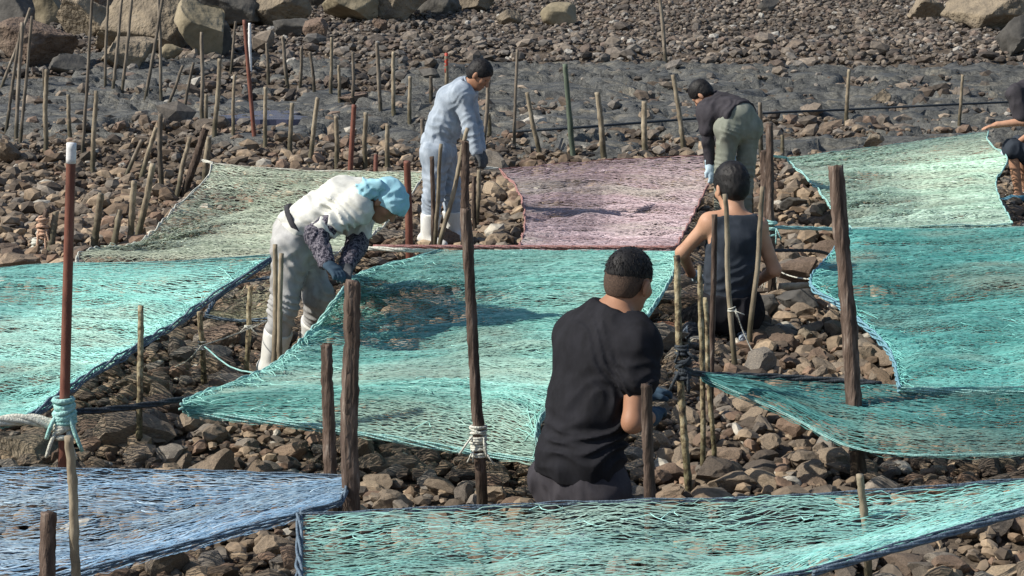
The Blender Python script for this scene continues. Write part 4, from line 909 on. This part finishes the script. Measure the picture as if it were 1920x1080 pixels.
def joints(Y, **k):
    """name=(px, py, depth offset) -> world points near distance Y"""
    return {a: at_y(v[0], v[1], Y + v[2]) for a, v in k.items()}

def ground_feet(J, dz=.055):
    for q in 'lr':
        a = J['a' + q]; J['a' + q] = np.array([a[0], a[1], float(gz(a[0], a[1])) + dz + .04])
        t = J['t' + q]; J['t' + q] = np.array([t[0], t[1], float(gz(t[0], t[1])) + dz - .01])

# --- worker in white, stooping over the lifted net edge (faces right)
J = joints(11.15, hd=(722, 380, -.12), nb=(686, 366, -.05), ch=(648, 378, 0), pv=(556, 432, 0), sr=(668, 392, -.19), sl=(684, 374, .16), er=(592, 440, -.30), wr=(612, 494, -.50), pr=(640, 516, -.60),
           el=(668, 458, -.08), wl=(650, 500, -.42), pl=(642, 524, -.60), hr=(548, 462, -.10), hl=(560, 450, .11), kr=(532, 572, -.20), kl=(598, 556, -.02), ar=(508, 690, -.10), al=(584, 655, .30), tr=(545, 705, -.22), tl=(628, 665, .24))
ground_feet(J, .06)
p = Person('worker in pale clothes and light blue headscarf stooping over the middle net', J, (.62, -.28, -.75), (.75, -.1, .55), fat=.98, skin='skin_tan')
p.body()
d = SDF(); p.torso(d, .022); p.arm(d, 'r', .022, 0, .85); p.arm(d, 'l', .022, 0, .8); d.cap(J['pv'], lerp(J['pv'], J['hr'], .5), .13, .12, .05, (p.hside, 1.25))
d.plane(lerp(J['pv'], (J['hl'] + J['hr']) / 2, .25), U((J['hl'] + J['hr']) / 2 - J['ch'])); d.plane(lerp(J['nb'], J['hd'], .35), U(J['hd'] - J['nb']), .13)
[d.crease(lerp(J['s' + q], J['e' + q], .55), J['s' + q] - J['e' + q], .13, .011) for q in 'lr']; d.crease(lerp(J['pv'], J['ch'], .25), J['ch'] - J['pv'] + np.array([0, 0, .1]), .2, .010, 48); d.crease(lerp(J['ch'], J['sr'], .6) + np.array([-.05, -.05, -.08]), (.8, 0, .6), .15, .011, 45); sh_ = p.add('work_shirt', d, 'offwhite', .008, .009, 9, 1, (.8, .6, 1.1)); p.collar('offwhite', .42, .068, .011, 3, sh_)
d = SDF(); p.pelvis(d, .022); [p.leg(d, q, .030, 0, 1.62, .020) for q in 'lr']; [d.crease(J['k' + q], J['h' + q] - J['a' + q] + np.array([.2, 0, 0]), .15, .012) for q in 'lr']; [d.crease(lerp(J['k' + q], J['a' + q], .55), J['k' + q] - J['a' + q], .11, .011) for q in 'lr']; [d.crease(J['h' + q] + np.array([0, -.05, -.06]), np.array([.5, 0, 1.]), .15, .010, 50) for q in 'lr']; p.add('trousers', d, 'pants_grey', .008, .0065, 10, 2, (.7, .7, 1.0))
d = SDF(); n_ = U(J['ch'] - J['pv']); d.cap(J['pv'] + .00 * n_, J['pv'] + .06 * n_, .160, .160, .02, (p.hside, 1.28)); d.plane(J['pv'] + .045 * n_, n_); d.plane(J['pv'] + .012 * n_, -n_); p.add('belt', d, 'belt', .009)
for q in 'lr':
    d = SDF(); p.arm(d, q, .022, .72 if q == 'r' else .6, 1.94, .014); p.add('sleeve_cover', d, 'sleeve', .007, .007, 22, 3)
    d = SDF(); p.hand(d, q, .0035); p.add('glove', d, 'glove_dark' if q == 'r' else 'glove_grey', .006)
    d = SDF(); p.leg(d, q, .034, 1.42, 2, .024); p.foot(d, q, .018); d.plane(lerp(J['k' + q], J['a' + q], .42), J['k' + q] - J['a' + q]); p.add('rubber_boot', d, 'boot', .008, .004, 10, 4)
f, u, r_ = p.f, p.u, p.r; c = J['hd']; fr = np.stack([r_, f, u]); P = lambda x, y, z: c + x * r_ + y * f + z * u
d = SDF(); d.ell(P(0, -.008, .045), (.098, .122, .100), fr, .02); d.ell(P(0, .05, .035), (.085, .068, .055), fr, .03); d.plane(P(0, 0, -.012), U(-u + .28 * f)); sc_ = p.add('headscarf', d, 'headscarf', .007, .006, 16, 5, (1, 1, 1))
d = SDF(); kn = c + np.array([-.085, -.07, .075]); d.ell(kn, (.05, .045, .04), None, .02); d.ell(kn + np.array([-.03, -.01, .025]), (.042, .03, .045), None, .02); d.ell(kn + np.array([.045, 0, .03]), (.05, .035, .035), None, .02); d.cap(kn, kn + np.array([-.06, -.01, -.05]), .028, .018, .02); d.plane(c - 9 * u, -u)
p.add('knot', d, 'headscarf', .007, .009, 20, 6, (1, 1, 1), parent=sc_)

# --- man in blue-grey workwear, bent over at the stakes (faces right)
J = joints(16.3, hd=(899, 142, -.05), nb=(872, 164, 0), ch=(852, 190, 0), pv=(820, 268, 0), sr=(866, 178, -.17), sl=(874, 170, .17), er=(882, 246, -.22), wr=(894, 284, -.25), pr=(905, 304, -.28),
           el=(890, 235, .22), wl=(900, 280, .1), pl=(908, 302, .05), hr=(818, 288, -.10), hl=(826, 284, .10), kr=(812, 366, -.12), kl=(848, 360, .06), ar=(803, 445, -.12), al=(850, 448, .08), tr=(830, 452, -.2), tl=(878, 455, -.02))
ground_feet(J)
p = Person('man in blue-grey workwear and white boots bent forward among the stakes', J, (.72, -.28, -.55), (.55, -.08, .80), h=.009, skin='skin_tan')
p.body(); p.hair(thick=.016)
d = SDF(); p.torso(d, .028); p.arm(d, 'r', .024, 0, 1.95, .02); p.arm(d, 'l', .024, 0, 1.95, .02); d.plane(J['pv'] - .06 * U(J['ch'] - J['pv']), U(J['pv'] - J['ch'])); d.plane(lerp(J['nb'], J['hd'], .35), U(J['hd'] - J['nb']), .13); [d.crease(J['e' + q], J['s' + q] - J['w' + q], .14, .008) for q in 'lr']; d.crease(lerp(J['pv'], J['ch'], .15), (.25, 0, 1), .2, .008, 46); d.crease(lerp(J['ch'], J['pv'], .3) + np.array([.06, -.08, 0]), (.7, 0, .7), .17, .009, 42); d.crease(J['sr'], (.6, 0, -.8), .12, .010, 50); sh_ = p.add('work_jacket', d, 'bluegrey', .009, .006, 9, 11, (1, 1, .45)); p.collar('bluegrey', .36, .066, .011, 3, sh_)
d = SDF(); p.pelvis(d, .028); [p.leg(d, q, .032, 0, 1.55, .026) for q in 'lr']; [d.crease(J['k' + q], J['h' + q] - J['a' + q] + np.array([.2, 0, 0]), .15, .009) for q in 'lr']; [d.crease(lerp(J['k' + q], J['a' + q], .55), J['k' + q] - J['a' + q], .11, .008) for q in 'lr']; [d.crease(J['h' + q] + np.array([0, -.05, -.06]), np.array([.5, 0, 1.]), .15, .010, 50) for q in 'lr']; p.add('trousers', d, 'bluegrey', .009, .007, 9, 12, (.8, .8, .7))
for q in 'lr':
    d = SDF(); p.hand(d, q, .005); p.add('glove', d, 'glove_grey', .007)
    d = SDF(); p.leg(d, q, .040, 1.42, 2, .028); p.foot(d, q, .02); d.plane(lerp(J['k' + q], J['a' + q], .44), J['k' + q] - J['a' + q]); p.add('rubber_boot', d, 'boot', .009, .004, 10, 4)

# --- person bending over in olive trousers, seen from behind
J = joints(17.4, hd=(1316, 178, .22), nb=(1328, 196, .24), ch=(1346, 204, .20), pv=(1384, 216, 0), sl=(1326, 214, .06), sr=(1338, 190, .42), el=(1328, 268, .02), wl=(1331, 312, .0), pl=(1336, 330, -.03), er=(1352, 258, .42), wr=(1372, 296, .30), pr=(1378, 308, .25),
           hl=(1366, 240, -.04), hr=(1403, 238, .06), kl=(1356, 322, -.02), kr=(1398, 322, .06), al=(1352, 410, 0), ar=(1397, 408, .08), tl=(1336, 414, .12), tr=(1380, 410, .22))
ground_feet(J)
p = Person('person in dark T-shirt and olive trousers bending over the mauve net', J, (-.55, .25, -.8), (-.8, .3, -.1), h=.009)
p.body(); p.hair(thick=.018)
d = SDF(); p.torso(d, .032); p.arm(d, 'l', .03, 0, .55); p.arm(d, 'r', .03, 0, .55); d.plane(J['pv'] - .05 * U(J['ch'] - J['pv']), U(J['pv'] - J['ch'])); d.plane(lerp(J['nb'], J['hd'], .4), U(J['hd'] - J['nb']), .13); d.crease(lerp(J['pv'], J['ch'], .4), J['ch'] - J['pv'], .2, .010, 42); p.add('t_shirt', d, 'charcoal', .009, .006, 8, 21)
d = SDF(); p.pelvis(d, .022); [p.leg(d, q, .020, 0, 1.95, .022) for q in 'lr']; d.ell(J['hl'] + np.array([.0, -.02, -.01]), (.108, .11, .11), None, .05); d.ell(J['hr'] + np.array([0, -.02, -.01]), (.108, .11, .11), None, .05); [d.crease(J['k' + q], J['h' + q] - J['a' + q] + np.array([.2, 0, 0]), .15, .006) for q in 'lr']; [d.crease(lerp(J['k' + q], J['a' + q], .55), J['k' + q] - J['a' + q], .11, .006) for q in 'lr']; [d.crease(J['h' + q] + np.array([0, -.05, -.06]), np.array([.5, 0, 1.]), .15, .006, 50) for q in 'lr']; p.add('trousers', d, 'olive', .009, .005, 8, 22)
for q in 'lr':
    d = SDF(); p.arm(d, q, .012, .5, 1.9); p.add('arm_cover', d, 'charcoal', .009, .004)
    d = SDF(); p.hand(d, q, .006); p.arm(d, q, .012, 1.75, 2); p.add('glove', d, 'glove', .007)
    d = SDF(); p.foot(d, q, .014); p.leg(d, q, .012, 1.8, 2); p.add('shoe', d, 'boot', .009)

# --- boy in a tank top, kneeling with his back to us
J = joints(12.3, hd=(1370, 354, .10), nb=(1377, 408, .03), ch=(1376, 448, 0), pv=(1368, 556, 0), sl=(1330, 418, 0), sr=(1421, 424, .03), el=(1279, 474, .06), wl=(1296, 512, .30), pl=(1312, 520, .42), er=(1452, 506, .02), wr=(1420, 528, .28), pr=(1392, 530, .40),
           hl=(1346, 584, .0), hr=(1394, 586, .02), kl=(1296, 606, .30), kr=(1402, 634, .38), al=(1296, 645, -.02), ar=(1396, 648, .02), tl=(1276, 650, .10), tr=(1396, 655, -.14))
ground_feet(J, .02)
J['kr'][2] = max(J['kr'][2], float(gz(J['kr'][0], J['kr'][1])) + .07)
p = Person('boy in a navy tank top crouching with his back to us', J, (-.42, .85, -.30), (-.05, .2, 1), fat=.97, skin='skin', hs=1.2)
p.body(); p.hair(thick=.021, low=-.07, fold=.002)
d = SDF(); p.torso(d, .016); d.plane(J['pv'] - .0 * U(J['ch'] - J['pv']), U(J['pv'] - J['ch']))
d.plane(lerp(J['nb'], J['hd'], .12), (0, 0, 1)); sd_ = p.side
d.plane(lerp(J['sl'], J['sr'], .06), -sd_ + np.array([0, 0, .15])); d.plane(lerp(J['sr'], J['sl'], .06), sd_ + np.array([0, 0, .15])); d.crease(lerp(J['pv'], J['ch'], .2), (-.3, 0, 1), .2, .011, 42); d.crease(lerp(J['ch'], J['sl'], .4), (.8, 0, .5), .14, .007, 42); p.add('tank_top', d, 'navy_cloth', .008, .006, 8, 31)
d = SDF(); p.pelvis(d, .03); [p.leg(d, q, .034, 0, 1.05) for q in 'lr']; p.torso(d, .006); d.plane(lerp(J['pv'], J['ch'], .05), (0, 0, 1)); p.add('shorts', d, 'black_cloth', .009, .010, 10, 32)
for q in 'lr':
    d = SDF(); p.foot(d, q, .016); p.leg(d, q, .014, 1.8, 2); p.add('shoe', d, 'shoe', .008)
d = SDF(); p.hand(d, 'l', .005); p.add('glove', d, 'glove', .007)

# --- man in a black T-shirt, kneeling in front, tying the net (faces away to the right)
J = joints(7.95, hd=(1180, 530, .02), nb=(1150, 586, -.02), ch=(1128, 655, -.02), pv=(1086, 858, -.10), sl=(1084, 630, .10), sr=(1198, 648, -.17), er=(1186, 792, -.27), wr=(1222, 782, .14), pr=(1246, 742, .42), el=(1120, 740, .34), wl=(1206, 745, .52), pl=(1246, 728, .60),
           hl=(1054, 905, .02), hr=(1116, 915, -.16), kl=(1120, 905, .40), kr=(1190, 1040, .20), al=(1080, 1045, .25), ar=(1090, 1060, -.20), tl=(1130, 1050, .42), tr=(1060, 1075, -.36))
ground_feet(J, .02)
p = Person('man in a black T-shirt kneeling in front with his back to us', J, (.60, .76, -.26), (.16, .10, 1), fat=1.10, skin='skin_tan', grip=.9, h=.0075, hs=1.14)
p.body()
# cropped sides and a longer top
p.hair('hair_short', thick=.003, low=-.05, front=.070, name='cropped_hair', fold=.0); p.hair('hair', thick=.007, low=.028, front=.085, fold=.001, tips=4200, long=1.7, soft=.045)
d = SDF(); p.torso(d, .028); p.arm(d, 'r', .026, 0, .40, .046); p.arm(d, 'l', .026, 0, .5, .036); d.cap(J['pv'], lerp(J['pv'], (J['hl'] + J['hr']) / 2, .8), .152, .158, .05, (p.hside, 1.3))
d.plane(lerp(J['pv'], (J['hl'] + J['hr']) / 2, .75), U((J['hl'] + J['hr']) / 2 - J['ch'])); d.plane(lerp(J['nb'], J['hd'], .16), U(U(J['hd'] - J['nb']) + np.array([-.1, -.25, 0])), .14); d.crease(lerp(J['pv'], J['ch'], .3) + np.array([.1, -.1, 0]), (-.35, 0, 1), .22, .012, 40); d.crease(lerp(J['sr'], J['er'], .15) + np.array([-.06, -.03, -.06]), (.85, 0, .5), .15, .007, 42); d.crease(J['pv'] + np.array([-.05, -.1, .05]), (.15, 0, 1), .2, .006, 44); d.crease(lerp(J['sr'], J['er'], .35), J['sr'] - J['er'], .1, .008, 55); d.crease(lerp(J['ch'], J['nb'], .3) + np.array([-.05, -.1, 0]), (.9, 0, .4), .16, .006, 36); sh_ = p.add('t_shirt', d, 'black_cloth', .008, .0065, 6, 41, (1, 1, .6))
d = SDF(); p.pelvis(d, .028); [p.leg(d, q, .026, 0, 1.95, .026) for q in 'lr']; p.add('trousers', d, 'charcoal', .010, .010, 10, 42)
for q in 'lr':
    d = SDF(); p.hand(d, q, .0035); p.arm(d, q, .008, 1.88, 2); p.add('glove', d, 'glove_dark', .006)
    d = SDF(); p.foot(d, q, .014); p.leg(d, q, .012, 1.85, 2); p.add('shoe', d, 'shoe', .009)

# --- person crouching at the right edge, reaching to the mint net
J = joints(19.3, hd=(1938, 118, .0), nb=(1936, 160, .02), ch=(1940, 190, .02), pv=(1971, 290, .05), sl=(1902, 176, -.12), sr=(1958, 172, .18), el=(1920, 228, -.2), wl=(1870, 234, -.18), pl=(1852, 238, -.18), er=(1936, 250, .2), wr=(1898, 276, .05), pr=(1878, 288, -.05),
           hl=(1976, 312, -.10), hr=(1976, 308, .12), kl=(1898, 278, -.14), kr=(1911, 272, .2), al=(1911, 352, -.1), ar=(1921, 340, .2), tl=(1878, 366, -.14), tr=(1886, 352, .16))
ground_feet(J, .03)
p = Person('person crouching at the right edge reaching out over the mint net', J, (-.85, -.1, -.45), (-.35, 0, .9), h=.009, grip=.35)
p.body(); p.hair(thick=.018)
d = SDF(); p.torso(d, .022); p.arm(d, 'l', .028, 0, .75, .035); p.arm(d, 'r', .028, 0, .75, .035); d.plane(J['pv'], U(J['pv'] - J['ch'])); d.plane(lerp(J['nb'], J['hd'], .3), U(J['hd'] - J['nb']), .13); p.add('t_shirt', d, 'charcoal', .010, .010, 9, 51)
d = SDF(); p.pelvis(d, .03); [p.leg(d, q, .03, 0, 1.02) for q in 'lr']; p.add('shorts', d, 'navy_cloth', .010, .010, 9, 52)
d = SDF(); p.hand(d, 'r', .006); p.arm(d, 'r', .01, 1.8, 2); p.add('glove', d, 'glove', .007)
for q in 'lr':
    d = SDF(); p.foot(d, q, .010); d.plane(J['a' + q] + np.array([0, 0, .015]), (0, 0, 1)); p.add('sandal', d, 'sandal' if q == 'l' else 'boot', .008)

# ------------------------------------------------------------------ thin the people's meshes in one go
bpy.context.view_layer.update(); dg = bpy.context.evaluated_depsgraph_get()
for o in THIN:
    me = bpy.data.meshes.new_from_object(o.evaluated_get(dg)); me.polygons.foreach_set('use_smooth', [True] * len(me.polygons)); o['_n'] = me.name
for o in THIN:
    old = o.data; o.modifiers.clear(); o.data = bpy.data.meshes[o['_n']]; nm = old.name; bpy.data.meshes.remove(old); o.data.name = nm; del o['_n']
